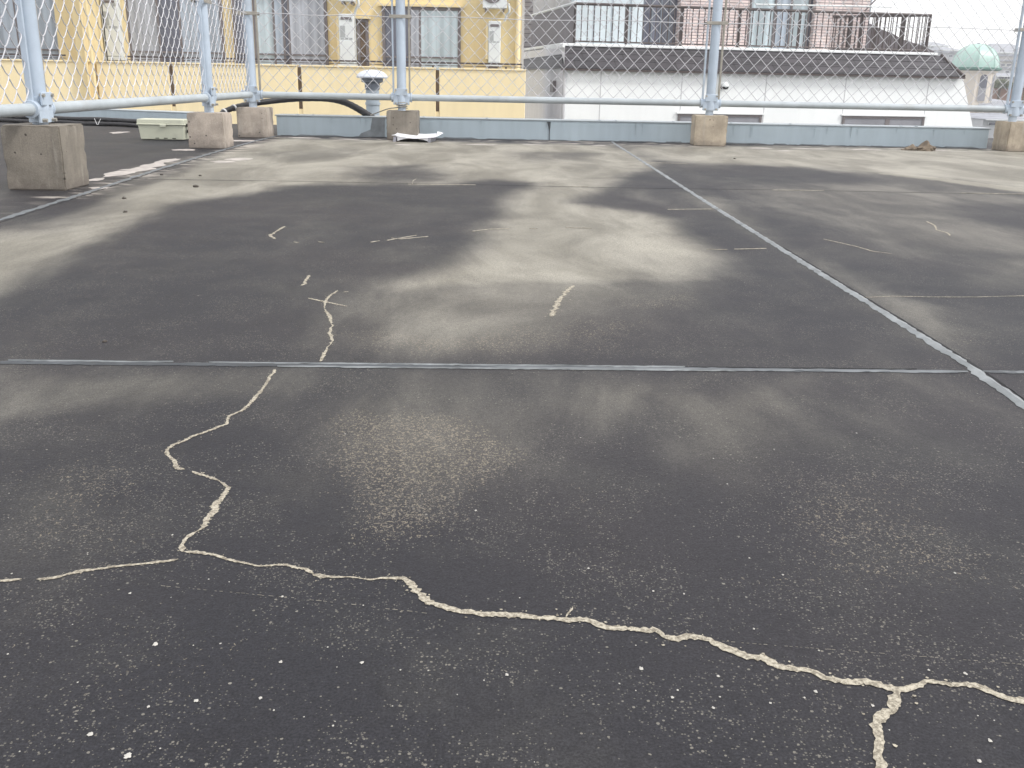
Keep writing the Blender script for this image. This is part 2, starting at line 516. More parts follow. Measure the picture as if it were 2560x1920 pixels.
TAN = [
    # broad sweep down the left side and the far band
    (g2([(-160, 520), (120, 455), (330, 395), (470, 330), (600, 298), (1330, 314), (1420, 352), (1350, 384), (1280, 425), (1255, 443), (1340, 455), (1440, 472),
         (1505, 512), (1545, 560), (1500, 600), (1400, 610), (1200, 620), (1000, 620), (860, 622), (840, 608), (880, 592), (960, 560), (1020, 540), (1072, 520), (1062, 482), (1080, 455), (1118, 418), (1146, 396), (1060, 388), (960, 400), (800, 402),
         (700, 398), (600, 404), (500, 420), (400, 438), (300, 474), (225, 510), (140, 560), (60, 606), (-160, 690)]), 0.10, 0.70),
    (g2([(820, 600), (1520, 560), (1500, 612), (1400, 650), (1290, 700), (1150, 735), (1000, 760), (720, 765), (740, 700), (770, 650)]), 0.18, 0.44),
    # far band right of the long joint
    (g2([(1345, 314), (2400, 326), (2400, 425), (2160, 405), (1960, 380), (1800, 372), (1640, 362), (1480, 352), (1400, 345)]), 0.30, 0.72),
    (g2([(1880, 372), (1960, 385), (2090, 402), (2300, 428), (2300, 416), (2120, 396), (1960, 374)]), 0.04, 0.95),
    # pale strip along the right side of the joint
    (g2([(1480, 420), (1560, 430), (1650, 495), (1760, 560), (1880, 640), (2000, 700), (2080, 770), (2030, 750), (1900, 680), (1760, 590), (1620, 500)]), 0.10, 0.42),
    (g2([(1420, 345), (2400, 350), (2400, 560), (2000, 560), (1720, 470)]), 0.35, 0.30),
    (g2([(1700, 410), (2300, 440), (2300, 520), (2100, 540), (1850, 470)]), 0.30, 0.30),
    (g2([(2050, 560), (2300, 560), (2300, 640), (2100, 620)]), 0.12, 0.28),
    (g2([(1900, 640), (1990, 660), (2060, 740), (2110, 780), (2060, 775), (1960, 700)]), 0.05, 0.35),
    # faint thin film on the near slab
    (g2([(600, 860), (1000, 810), (1200, 900), (1100, 1060), (900, 1120), (700, 1040)]), 0.16, 0.25),
    (g2([(-100, 1040), (200, 1000), (320, 1100), (200, 1200), (-100, 1210)]), 0.12, 0.10),
    (g2([(1380, 830), (1720, 820), (1760, 960), (1600, 1080), (1440, 1000)]), 0.12, 0.34),
    (g2([(1180, 800), (1560, 800), (1500, 880), (1250, 960), (1150, 900)]), 0.12, 0.30),
    (g2([(0, 800), (700, 795), (640, 860), (0, 900)]), 0.08, 0.24),
    # left strip beyond the left joint
    (g2([(100, 470), (330, 375), (560, 312), (440, 330), (230, 380), (190, 405)]), 0.14, 0.40),
    (g2([(-150, 420), (10, 420), (120, 440), (-30, 500), (-200, 520)]), 0.15, 0.35),
    (g2([(1340, 395), (1480, 440), (1520, 470), (1440, 440), (1350, 420)]), 0.10, 0.20),
]
DARK = [
    (g2([(775, 362), (900, 356), (950, 372), (960, 392), (830, 400), (770, 384)]), 0.16, 0.62),
    (g2([(0, 440), (220, 425), (260, 440), (80, 500), (-60, 520)]), 0.12, 0.50),
    (g2([(1560, 355), (1800, 362), (1900, 392), (1700, 402), (1540, 380)]), 0.22, 0.34),
    (g2([(2060, 440), (2300, 445), (2300, 500), (2120, 480)]), 0.15, 0.30),
    (g2([(1390, 545), (1460, 560), (1440, 600), (1340, 612)]), 0.07, 0.20),
    (g2([(560, 332), (760, 318), (800, 330), (640, 352)]), 0.10, 0.20),
    (g2([(1080, 325), (1310, 330), (1260, 345), (1130, 350)]), 0.12, 0.25),
]
SPECK = [
    (g2([(680, 890), (980, 870), (1120, 960), (1060, 1130), (850, 1170), (720, 1020)]), 0.05, 0.85),
    (g2([(660, 1560), (1080, 1530), (1150, 1750), (1150, 2000), (600, 2000)]), 0.02, 1.0),
    (g2([(20, 1000), (330, 990), (400, 1180), (30, 1200)]), 0.04, 0.5),
    (g2([(1200, 1060), (1400, 1040), (1450, 1200), (1200, 1250)]), 0.08, 0.35),
    (g2([(1600, 1020), (2050, 1000), (2150, 1280), (1700, 1350)]), 0.06, 0.5),
    (g2([(680, 720), (1500, 660), (1560, 640), (1400, 740), (1000, 790), (700, 785)]), 0.12, 0.62),
    (g2([(1300, 630), (1500, 620), (1560, 650), (1350, 690)]), 0.08, 0.6),
    (g2([(0, 1260), (700, 1290), (760, 1400), (0, 1420)]), 0.06, 0.35),
    (g2([(1900, 640), (2080, 700), (2180, 800), (2050, 770)]), 0.08, 0.5),
]
def sdist(poly, x, y):
    ins = False; best = 1e9
    n = len(poly)
    for i in range(n):
        ax, ay = poly[i]; bx, by = poly[(i+1) % n]
        if (ay > y) != (by > y) and x < (bx-ax)*(y-ay)/(by-ay)+ax:
            ins = not ins
        dx, dy = bx-ax, by-ay
        t = max(0, min(1, ((x-ax)*dx+(y-ay)*dy)/(dx*dx+dy*dy+1e-12)))
        d = (x-ax-t*dx)**2+(y-ay-t*dy)**2
        if d < best:
            best = d
    d = math.sqrt(best)
    return -d if ins else d
def bbox(poly):
    return min(p[0] for p in poly), max(p[0] for p in poly), min(p[1] for p in poly), max(p[1] for p in poly)
def field(lst, x, y, comb='max'):
    t = 0.0
    for poly, soft, amp, bb in lst:
        if x < bb[0]-soft*1.2 or x > bb[1]+soft*1.2 or y < bb[2]-soft*1.2 or y > bb[3]+soft*1.2:
            continue
        d = sdist(poly, x, y)
        k = max(0, min(1, 0.5-d/(2*soft)))
        k = k*k*(3-2*k)*amp
        t = max(t, k)
    return t
TAN = [(p, s_, a, bbox(p)) for p, s_, a in TAN]
DARK = [(p, s_, a, bbox(p)) for p, s_, a in DARK]
SPECK = [(p, s_, a, bbox(p)) for p, s_, a in SPECK]

def axis(lo, hi, marks):
    out = [lo]; 
    while out[-1] < hi:
        x = out[-1]
        st = 0.30
        for a, b, s_ in marks:
            if a-1e-6 <= x < b:
                st = s_
        out.append(x+st)
    return out
XS = axis(-4.2, 7.0, [(-2.7, 3.6, 0.03)])
YS = axis(-1.5, 8.1, [(0.4, 1.5, 0.02), (1.5, 7.2, 0.04)])
yj0 = 1.32
vts = []; stain = []; speck = []; crust = []
from mathutils import noise as mn
for y in YS:
    for x in XS:
        vts.append((x, y, 0.0))
        if -2.8 < x < 3.7 and 0.3 < y < 7.3:
            # wander the outlines a little
            q = Vector((x*2.2, y*2.2, 0))
            wx = x+0.05*mn.noise(q)+0.02*mn.noise(q*4)
            wy = y+0.09*mn.noise(q+Vector((9, 3, 1)))+0.03*mn.noise(q*4+Vector((2, 7, 0)))
            t = field(TAN, wx, wy)-field(DARK, wx, wy)
            stain.append(max(0.02, t)+0.10*max(0, min(1, (y-0.80)/0.35))*(y <= yj0)+(0.07 if y > yj0 and x > XLJ else 0.0)-(0.12 if x < XLJ-0.2 and y > 3.7 else 0.0))
            speck.append(field(SPECK, wx, wy))
        else:
            stain.append(0.2); speck.append(0.1)
        c_ = max(0, 1-abs(y-(PP-0.22))/0.30) if x > XLJ-0.1 else 0
        c_ = max(c_, 0.95*max(0, 1-abs(x-(XLJ-0.02))/0.11)*(1 if y > 3.1 else 0.15))
        crust.append(c_)
nx = len(XS)
fcs = [(j*nx+i, j*nx+i+1, (j+1)*nx+i+1, (j+1)*nx+i) for j in range(len(YS)-1) for i in range(nx-1)]
me = bpy.data.meshes.new('roof_floor')
me.from_pydata(vts, [], fcs)
for nm, dat in (('stain', stain), ('speck', speck), ('scale_crust', crust)):
    a = me.attributes.new(nm, 'FLOAT', 'POINT')
    a.data.foreach_set('value', dat)
me.materials.append(M['roof'])
roof = bpy.data.objects.new('roof_floor', me)
col.objects.link(roof)
tag(roof, kind='structure')

MB().box((-4.2, -1.5, -11), (6.9, 11.2, -1.4)).box((-4.2, -1.5, -1.38), (6.9, 8.05, -0.004)).build('roof_slab', M['street'])['kind'] = 'structure'

# joints and cracks, lying on the roof
def ribbon(mb, pts, width, jag=0.35, z=0.0025, step=0.006, wob=0.5):
    """irregular strip following pts (x,y) on the roof, slightly domed"""
    P = [Vector((a[0], a[1], 0)) for a in pts]
    L = []
    for a, b in zip(P, P[1:]):
        n = max(1, int((b-a).length/step))
        for k in range(n):
            L.append(a.lerp(b, k/n))
    L.append(P[-1])
    ph = random.random()*100
    vs_ = []; n = len(L)
    for i, p in enumerate(L):
        t = (L[min(i+1, n-1)]-L[max(i-1, 0)]).normalized()
        nr = Vector((-t.y, t.x, 0))
        s_ = i*step
        w_ = width*(1+jag*1.6*mn.noise(Vector((s_*90+ph, 1, 0)))+jag*2.4*mn.noise(Vector((s_*16+ph, 7, 0)))+jag*0.7*mn.noise(Vector((s_*420+ph, 9, 0))))
        w_ = max(width*0.15, w_)
        e = min(1, min(i, n-1-i)/3+0.15)
        w_ *= e
        c = p+nr*width*wob*(mn.noise(Vector((s_*60+ph, 3, 0)))+mn.noise(Vector((s_*14+ph, 5, 0))))
        wl = w_*(0.5+0.42*mn.noise(Vector((s_*330+ph, 11, 0))))
        wr = w_*(0.5+0.42*mn.noise(Vector((s_*330+ph, 23, 0))))
        vs_ += [c-nr*wl+Vector((0, 0, 0.0006)), c+Vector((0, 0, z)), c+nr*wr+Vector((0, 0, 0.0006))]
    fs = []
    for i in range(n-1):
        a = i*3
        fs += [(a, a+1, a+4, a+3), (a+1, a+2, a+5, a+4)]
    mb.add(vs_, fs)

def G(pts):           # photograph pixels (2560 wide) to roof
    return [(lambda p: (p.x, p.y))(onz(x, y)) for x, y in pts]
def Z1(pts): return G([(x*.5787, 1000+y*.5787) for x, y in pts])
def Z2(pts): return G([(1280+x*.5787, 1000+y*.5787) for x, y in pts])
def Z6(pts): return G([(x/1.728, 300+y/1.728) for x, y in pts])
def Z7(pts): return G([(1280+x/1.728, 300+y/1.728) for x, y in pts])

def crack(paths, wd, mat='crack', jag=0.35, z=0.0025, step=None, name='crack', wob=0.5):
    mb = MB()
    z = z*0.4 if mat == 'crack' else z
    for p in paths:
        ribbon(mb, p, wd, jag, z, step or max(0.0015, wd*0.35), wob)
        if mat == 'crack':          # crumbs shed along the edges
            for a, b in zip(p, p[1:]):
                L = math.hypot(b[0]-a[0], b[1]-a[1])
                for k in range(int(L/wd*1.3)):
                    t_ = random.random(); r_ = wd*random.uniform(0.08, 0.24); an = random.random()*6.28
                    x = a[0]+(b[0]-a[0])*t_+random.gauss(0, wd*0.75); y = a[1]+(b[1]-a[1])*t_+random.gauss(0, wd*0.75)
                    mb.add([(x+r_*math.cos(an+q*1.26)*random.uniform(.6, 1.3), y+r_*math.sin(an+q*1.26)*random.uniform(.6, 1.3), 0.0008) for q in range(5)], [(0, 1, 2, 3, 4)])
    return mb.build(name, M[mat], roof, smooth=True)

crack([Z1([(795, 657), (850, 660), (930, 672), (980, 690), (1060, 705), (1110, 717), (1240, 715), (1320, 730), (1350, 755)])], 0.0032)
crack([Z1([(1350, 755), (1400, 768), (1500, 762), (1600, 775), (1660, 770), (1740, 772), (1780, 800), (1810, 840)])], 0.0046)
crack([Z1([(1800, 830), (1860, 875), (1930, 900), (1990, 915), (2090, 928), (2212, 932)]) +
       Z2([(100, 940), (235, 945), (320, 950), (420, 975), (500, 990), (620, 1000), (650, 1025), (720, 1045), (760, 1030), (850, 1045), (920, 1075), (1000, 1100),
           (1080, 1115), (1150, 1150), (1230, 1160), (1300, 1170), (1350, 1200), (1430, 1218), (1530, 1220), (1600, 1245), (1660, 1255), (1730, 1250), (1790, 1220),
           (1870, 1225), (1960, 1230), (2030, 1250), (2120, 1275), (2212, 1295), (2350, 1330)])], 0.0064, jag=0.26, wob=0.6)
crack([Z2([(232, 945), (262, 896)])], 0.0024, jag=0.3)
crack([Z2([(1660, 1255), (1655, 1300), (1640, 1340), (1600, 1375), (1560, 1410), (1560, 1440), (1580, 1490), (1575, 1540), (1590, 1590), (1595, 1700), (1640, 1800)])], 0.0074, jag=0.28, wob=0.45)
crack([Z1([(770, 690), (650, 705), (500, 720), (360, 740), (290, 755), (235, 772), (160, 775)]), Z1([(95, 775), (50, 780), (-60, 786)])], 0.0038)
crack([Z6([(1190, 1078), (1160, 1120), (1130, 1165), (1100, 1205)]) + Z1([(1100, 0), (1050, 45), (990, 70), (975, 105), (900, 135), (830, 160), (750, 195), (720, 215), (725, 240),
       (755, 262), (770, 295), (800, 300)])], 0.0042)
crack([Z1([(830, 310), (890, 330), (945, 350), (985, 380), (965, 420), (930, 455), (910, 500), (870, 555), (800, 605), (785, 630), (795, 657)])], 0.0048, jag=0.5)
crack([Z6([(1460, 738), (1425, 760), (1405, 785), (1400, 815), (1425, 850), (1435, 890), (1425, 920), (1438, 955), (1405, 1000), (1382, 1045)]),
       Z6([(1330, 770), (1400, 785), (1500, 806)]), Z6([(1485, 745), (1505, 742)])], 0.0042, jag=0.5)
crack([Z6([(1230, 460), (1200, 478), (1165, 500), (1190, 515)]), Z6([(1335, 672), (1325, 692), (1308, 716)])], 0.0065)
crack([Z7([(1345, 515), (1400, 527), (1480, 545), (1560, 568), (1640, 578)]), Z7([(1790, 438), (1825, 455), (1835, 475), (1880, 488), (1892, 500)])], 0.0050)
crack([Z7([(1500, 768), (1640, 762), (1800, 765), (2000, 766), (2212, 760), (2400, 758)])], 0.0028, jag=0.6)
crack([Z7([(168, 850), (182, 820), (200, 790), (215, 765), (238, 740), (262, 715)])], 0.0085, jag=0.6)
crack([Z7([(672, 388), (760, 387), (872, 386)]), Z7([(580, 185), (680, 187), (760, 191)]), Z7([(230, 465), (345, 470)]), Z7([(840, 560), (930, 562)]),
       Z7([(960, 560), (1100, 557)]), Z7([(75, 470), (110, 472)]), Z6([(1780, 278), (1785, 262), (1800, 255)]), Z6([(2040, 482), (2110, 474), (2200, 471)]),
       Z6([(1670, 522), (1740, 510), (1800, 500)]), Z6([(1690, 512), (1730, 516), (1850, 505)]), Z6([(1600, 530), (1640, 524)]), Z6([(1375, 527), (1400, 532)]), Z6([(1270, 528), (1290, 532)])], 0.0028, 'line', 0.7)
crack([Z7([(1600, 205), (1780, 238), (2000, 280), (2212, 318)])], 0.03, 'line', 0.4, 0.001, 0.02) if False else None
# thin scored line across the slab with lime traces
crack([G([(x, y) for x, y in [(200, 446), (700, 453), (1273, 463.8), (1488, 469), (2000, 476), (2560, 487), (2700, 490)]])], 0.006, 'groove', 0.4, 0.0012, 0.03)
crack([G([(1020, 461), (1190, 463)]), G([(1420, 467), (1470, 467)]), G([(1930, 475.5), (2060, 477)]), G([(2400, 483), (2600, 487)])], 0.006, 'line', 0.5)
# dashed faint scratches of the near slab
dash = []
for a, b, n in ((Z1([(690, 805)])[0], Z1([(1300, 862)])[0], 26), (Z1([(1300, 862)])[0], Z1([(1850, 925)])[0], 18), (Z2([(900, 1045)])[0], Z2([(2300, 1152)])[0], 60)):
    for k in range(n):
        if random.random() < 0.72:
            t0 = (k+random.random()*0.3)/n; t1 = t0+random.uniform(0.3, 0.85)/n
            dash.append([(a[0]+(b[0]-a[0])*t, a[1]+(b[1]-a[1])*t) for t in (t0, t1)])
crack(dash, 0.0011, 'line', 0.5, 0.001, 0.002)

# expansion joints
yj = lambda x: (onz(1280, 919).y) + (x-onz(1280, 919).x)*((onz(2426, 931).y-onz(0, 907.6).y)/(onz(2426, 931).x-onz(0, 907.6).x))
jl = [(x, yj(x)) for x in (-2.6, -1.5, -0.7, 0.0)]
jq = [(x, yj(x)) for x in (0.712, 1.4, 3.0)]
def off(p, d): return [(a, b+d) for a, b in p]
crack([jl + [(0.69, yj(.69))], jq], 0.015, 'joint_dark', 0.10, 0.0022, 0.01, 'joint_sealant', 0.05)
crack([off([(0.0, yj(0)), (0.3, yj(.3)), (0.69, yj(.69))], -0.002), jq], 0.010, 'joint', 0.15, 0.0026, 0.01, 'joint_sealant', 0.08)
crack([off([(x, yj(x)) for x in (-0.4, -0.1, 0.05, 0.28)], 0.0080), off([(x, yj(x)) for x in (-0.68, -0.60, -0.45)], 0.0080), off([(x, yj(x)) for x in (-0.3, 0.0, 0.35)], -0.0085)], 0.0018, 'joint_pale', 0.9, 0.0026, 0.003, 'joint_edge', 1.2)
crack([off([(x, yj(x)) for x in (0.25, 0.45, 0.62)], 0.010)], 0.0035, 'groove', 0.5, 0.0014, 0.006, 'joint_edge', 0.6)
dj = G([(1528, 352), (1534.6, 358), (1660, 438), (1789, 520), (1945.5, 618), (2090, 708), (2235, 797.7), (2420, 915), (2553, 1009), (2760, 1150)])
crack([dj], 0.0175, 'joint_pale', 0.10, 0.004, 0.01, 'joint_sealant', 0.12)
crack([[(a+0.0125, b) for a, b in dj[4:]]], 0.004, 'groove', 0.5, 0.0014, 0.008, 'joint_edge', 0.4)
lj = G([(-120, 590), (0, 550), (231, 477), (380, 428), (521, 385), (640, 352), (690, 340)])
crack([lj], 0.022, 'joint', 0.35, 0.003, 0.02, 'joint_sealant', 0.2)
crack([[(a+0.02, b) for a, b in lj], ], 0.006, 'groove', 0.6, 0.0012, 0.02, 'joint_edge', 0.4)
# pale crust patches beside the left joint and the kerb
def blob(mb, u, v, rx, ry, z=0.0015):
    c = onz(u, v)
    ph = random.random()*50
    n = 22
    vs_ = [(c.x, c.y, z)]
    for k in range(n):
        a = 2*math.pi*k/n
        q = 1+0.55*mn.noise(Vector((math.cos(a)*1.6+ph, math.sin(a)*1.6, 0)))+0.2*mn.noise(Vector((math.cos(a)*5+ph, math.sin(a)*5, 3)))
        vs_.append((c.x+math.cos(a)*rx*q, c.y+math.sin(a)*ry*q, 0.0007))
    mb.add(vs_, [(0, 1+k, 1+(k+1) % n) for k in range(n)])
for u, v, rx, ry in ((239, 449, .022, .07), (306, 432, .05, .14), (345, 424, .05, .1), (378, 415, .045, .16), (421, 402, .04, .12), (300, 331, .05, .12), (596, 398, .06, .07),
                     (560, 404, .05, .05), (250, 470, .04, .03), (460, 375, .06, .06), (610, 352, .07, .08), (760, 345, .10, .05), (870, 348, .07, .04), (1010, 362, .05, .05),
                     (1200, 362, .12, .04), (1330, 362, .07, .03), (1900, 371, .08, .05), (2030, 372, .12, .04), (2160, 374, .12, .05), (1960, 377, .05, .04), (1500, 364, .05, .04), (2330, 376, .1, .05)):
    mb = MB(); blob(mb, u, v, rx, ry)
    mb.build('crust_patch', M['flake'], roof)
# white chips of the near slab
mb = MB()
for (u, v, r) in ((672, 1058, 1.25), (390, 1447, 1.2), (552, 1540, 1.6), (848, 1302, .95), (1213, 1135, .8), (1563, 1137, .9), (1157, 948, 0), (2190, 1190, .8), (1125, 1290, .8), (500, 962, 0), (562, 838, .7), (745, 585, .6), (2055, 480, .8), (1220, 852, .8), (642, 1328, .7)):
    if r:
        blob(mb, u*.5787, 1000+v*.5787, 0.0014*r, 0.0019*r, 0.0012)
for (u, v, r) in ((330, 730, .8), (557, 1162, 1.2), (1312, 1263, 1.1), (1958, 1185, 1.1), (1800, 1170, .7), (610, 828, .8), (743, 840, .6), (1170, 758, .7), (1913, 750, .8), (870, 255, .7), (930, 365, .7), (1488, 145, .7), (2065, 1475, 1), (2018, 1562, 1), (890, 1195, .8), (870, 1333, .8), (1045, 992, .7), (1558, 1323, .9), (1325, 1085, .6), (1025, 685, .6), (1132, 215, .6), (692, 1288, .9), (1116, 1312, .7)):
    blob(mb, 1280+u*.5787, 1000+v*.5787, 0.0012*r, 0.0016*r, 0.0012)
for k in range(90):
    u, v = random.uniform(0, 2560), random.uniform(940, 1910)
    r = random.uniform(.25, .6)*(1+(v-940)/4000)
    blob(mb, u, v, .0010*r, .0013*r, .0009)
o_ = mb.build('white_chips', M['chip'], roof); tag(o_, kind='stuff')
# ------------------------------------------------------------------ parapets
def parapet(a, b, h, name, label, thick=0.16, mat='parapet', z0=0.0):
    A = Vector((a[0], a[1], 0)); B = Vector((b[0], b[1], 0))
    d = (B-A).normalized(); n = Vector((-d.y, d.x, 0))
    t = empty(name, tuple(A))
    tag(t, label, 'parapet')
    zz = Vector((0, 0, 1))
    def bx(s0, s1, t0, t1, h0, h1, nm, mt, bev=0.003):
        q = [A+d*s0+n*t0, A+d*s1+n*t0, A+d*s1+n*t1, A+d*s0+n*t1]
        return MB().hexa([p+zz*h0 for p in q]+[p+zz*h1 for p in q]).build(nm, M[mt], t, bevel=bev)
    L = (B-A).length
    bx(0, L, 0, thick, -0.02, h-0.008, 'upstand', mat)
    bx(-0.01, L+0.01, -0.004, thick+0.03, h-0.008, h, 'coping', 'coping', 0.002)
    return t, d, n, L
t_par, d_, n_, L_ = parapet((XL+0.1, PP), (X0+2*BAY-0.035, PP), PH, 'roof_parapet', 'long low blue grey parapet along the far edge of the roof')
# lap seams, drips and little studs on the far parapet
for u in (1374, ):
    c = ony(u, 320, PP-0.002)
    MB().box((c.x-0.003, PP-0.004, 0.0), (c.x+0.002, PP-0.0005, PH-0.012)).build('lap_seam', M['joint_dark'], t_par)
    m_ = MB(); m_.prism([(c.x-0.02, PP-0.005, PH-0.012), (c.x+0.006, PP-0.005, PH-0.012), (c.x+0.004, PP-0.005, PH-0.05), (c.x-0.001, PP-0.005, PH-0.09), (c.x-0.008, PP-0.005, PH-0.045)], (0, 0.003, 0)).build('sealant_run', M['joint_dark'], t_par)
for u in (1218, 1500, 1540, 1684, 745, 783, 1977, 1830, 2255, 2293, 2110, 1060):
    c = ony(u, 310, PP+0.02)
    MB().lathe([(0.012, 0), (0.011, 0.004), (0.006, 0.007)], (c.x, PP+0.03, PH)).build('stud', M['coping'], t_par, smooth=True)
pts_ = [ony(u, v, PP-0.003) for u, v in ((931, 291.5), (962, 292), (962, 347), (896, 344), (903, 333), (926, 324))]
MB().prism([(p.x, p.y, max(0.001, p.z)) for p in pts_], (0, 0.0022, 0)).build('dark_patch', M['patch'], t_par)  # thin dark grey polygon on the parapet face, left of the pitted block
mb = MB()
x = XL+0.12
while x < X0+2*BAY-0.15:
    L = random.uniform(0.05, 0.35); h = random.uniform(0.002, 0.010)*(2 if random.random() < .12 else 1)
    mb.prism([(x, PP-0.003, 0.0008), (x+L, PP-0.003, 0.0008), (x+L*0.8, PP-0.003, h), (x+L*0.35, PP-0.003, h*0.7), (x+L*0.1, PP-0.003, h)], (0, 0.002, 0))
    x += L*random.uniform(0.8, 1.2)
mb.build('base_dirt', M['patch'], t_par)
for k in range(26):
    mb = MB()
    x = random.uniform(XL+.2, X0+2*BAY-.2); w_ = random.uniform(.002, .006); h = random.uniform(.02, .09)
    mb.prism([(x, PP-0.0045, PH-.009), (x+w_, PP-0.0045, PH-.009), (x+w_*.7, PP-0.0045, PH-.009-h*.6), (x+w_*.4, PP-0.0045, PH-.009-h)], (0, 0.0012, 0))
    mb.build('drip_mark', M['drip'], t_par)
a_ = onz(487, 309); b_ = onz(-90, 284)
parapet((b_.x, b_.y), (a_.x, a_.y), 0.085, 'roof_parapet', 'low grey parapet behind the black pipes at the left', 0.15)
t2_, _, _, _ = parapet((X0+2*BAY+0.16, PP), (6.8, PP), PH, 'roof_parapet', 'short grey parapet past the right hand concrete block', 0.16)
# ------------------------------------------------------------------ concrete blocks
def block(x, y, w_, d__, h, label, mat, rz=0.0, seed=1):
    t = MB()
    bm = bmesh.new()
    bmesh.ops.create_cube(bm, size=1)
    bmesh.ops.bevel(bm, geom=bm.edges[:], offset=0.022, segments=2, affect='EDGES')
    bmesh.ops.subdivide_edges(bm, edges=[e for e in bm.edges if e.calc_length() > 0.3], cuts=9, use_grid_fill=True)
    for v in bm.verts:
        p = v.co.copy()
        v.co = Vector((p.x*w_, p.y*d__, (p.z+0.5)*h))
        q = Vector((p.x*9+seed*7, p.y*9, p.z*9))
        nn = mn.noise_vector(q)*0.0012+mn.noise_vector(q*2.7)*0.0007
        if p.z > -0.48:
            v.co += nn
        # chipped corners
        e = (abs(p.x) > 0.46)+(abs(p.y) > 0.46)+(p.z > 0.46)
        if e >= 2 and mn.noise(q*1.3+Vector((3, 3, 3))) > 0.22:
            v.co -= Vector((math.copysign(.003, p.x), math.copysign(.003, p.y), 0.002))
    bmesh.ops.recalc_face_normals(bm, faces=bm.faces)
    me_ = bpy.data.meshes.new('concrete_block')
    bm.to_mesh(me_); bm.free()
    me_.materials.append(M[mat])
    for p_ in me_.polygons: p_.use_smooth = True
    me_.set_sharp_from_angle(angle=R(35))
    o = bpy.data.objects.new('concrete_block', me_)
    o.location = (x, y, 0); o.rotation_euler = (0, 0, rz)
    col.objects.link(o)
    return tag(o, label, 'concrete block', 'concrete block footings under the fence posts')
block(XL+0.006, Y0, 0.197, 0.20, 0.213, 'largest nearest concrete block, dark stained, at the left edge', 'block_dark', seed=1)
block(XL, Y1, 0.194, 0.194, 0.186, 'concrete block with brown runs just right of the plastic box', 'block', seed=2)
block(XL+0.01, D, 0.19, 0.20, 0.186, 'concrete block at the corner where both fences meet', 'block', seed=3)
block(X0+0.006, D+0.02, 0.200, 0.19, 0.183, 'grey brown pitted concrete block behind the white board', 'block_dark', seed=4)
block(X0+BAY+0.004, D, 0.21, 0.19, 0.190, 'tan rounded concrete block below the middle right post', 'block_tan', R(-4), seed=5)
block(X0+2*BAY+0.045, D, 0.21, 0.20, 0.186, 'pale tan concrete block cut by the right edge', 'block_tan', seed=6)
# ------------------------------------------------------------------ fences
HT = 1.8
def diamond_mesh(L, z0, z1, pw=0.0815, ph=0.086, r=0.0020, dep=0.0040):
    """chain link in local x,z; each wire is a flattened spiral hooked into the next"""
    mb = MB()
    n = int(round(L/(pw/2)))
    pw2 = L/n
    for k in range(n):
        xa, xb = k*pw2, (k+1)*pw2
        z = z0
        pts = []
        side = k % 2
        xc = 0.5*(xa+xb)
        hook = r*0.8
        while z < z1:
            x = xa+0.0 if side == 0 else xb
            x += -hook if side == 0 else hook
            jit = random.uniform(-.0007, .0007)
            sgn = 1 if side == 0 else -1
            pts.append((x, -dep*sgn*0.25, z+jit))
            # mid of the following run lies on one face of the mesh
            pts.append((xc-sgn*(xb-xa)*0.30, dep*sgn*-1, z+ph/2*0.20+jit))
            pts.append((xc+sgn*(xb-xa)*0.30, dep*sgn*-1, z+ph/2*0.80+jit))
            side = 1-side
            z += ph/2
        mb.tube(pts, r, 5, cap=False)
    return mb
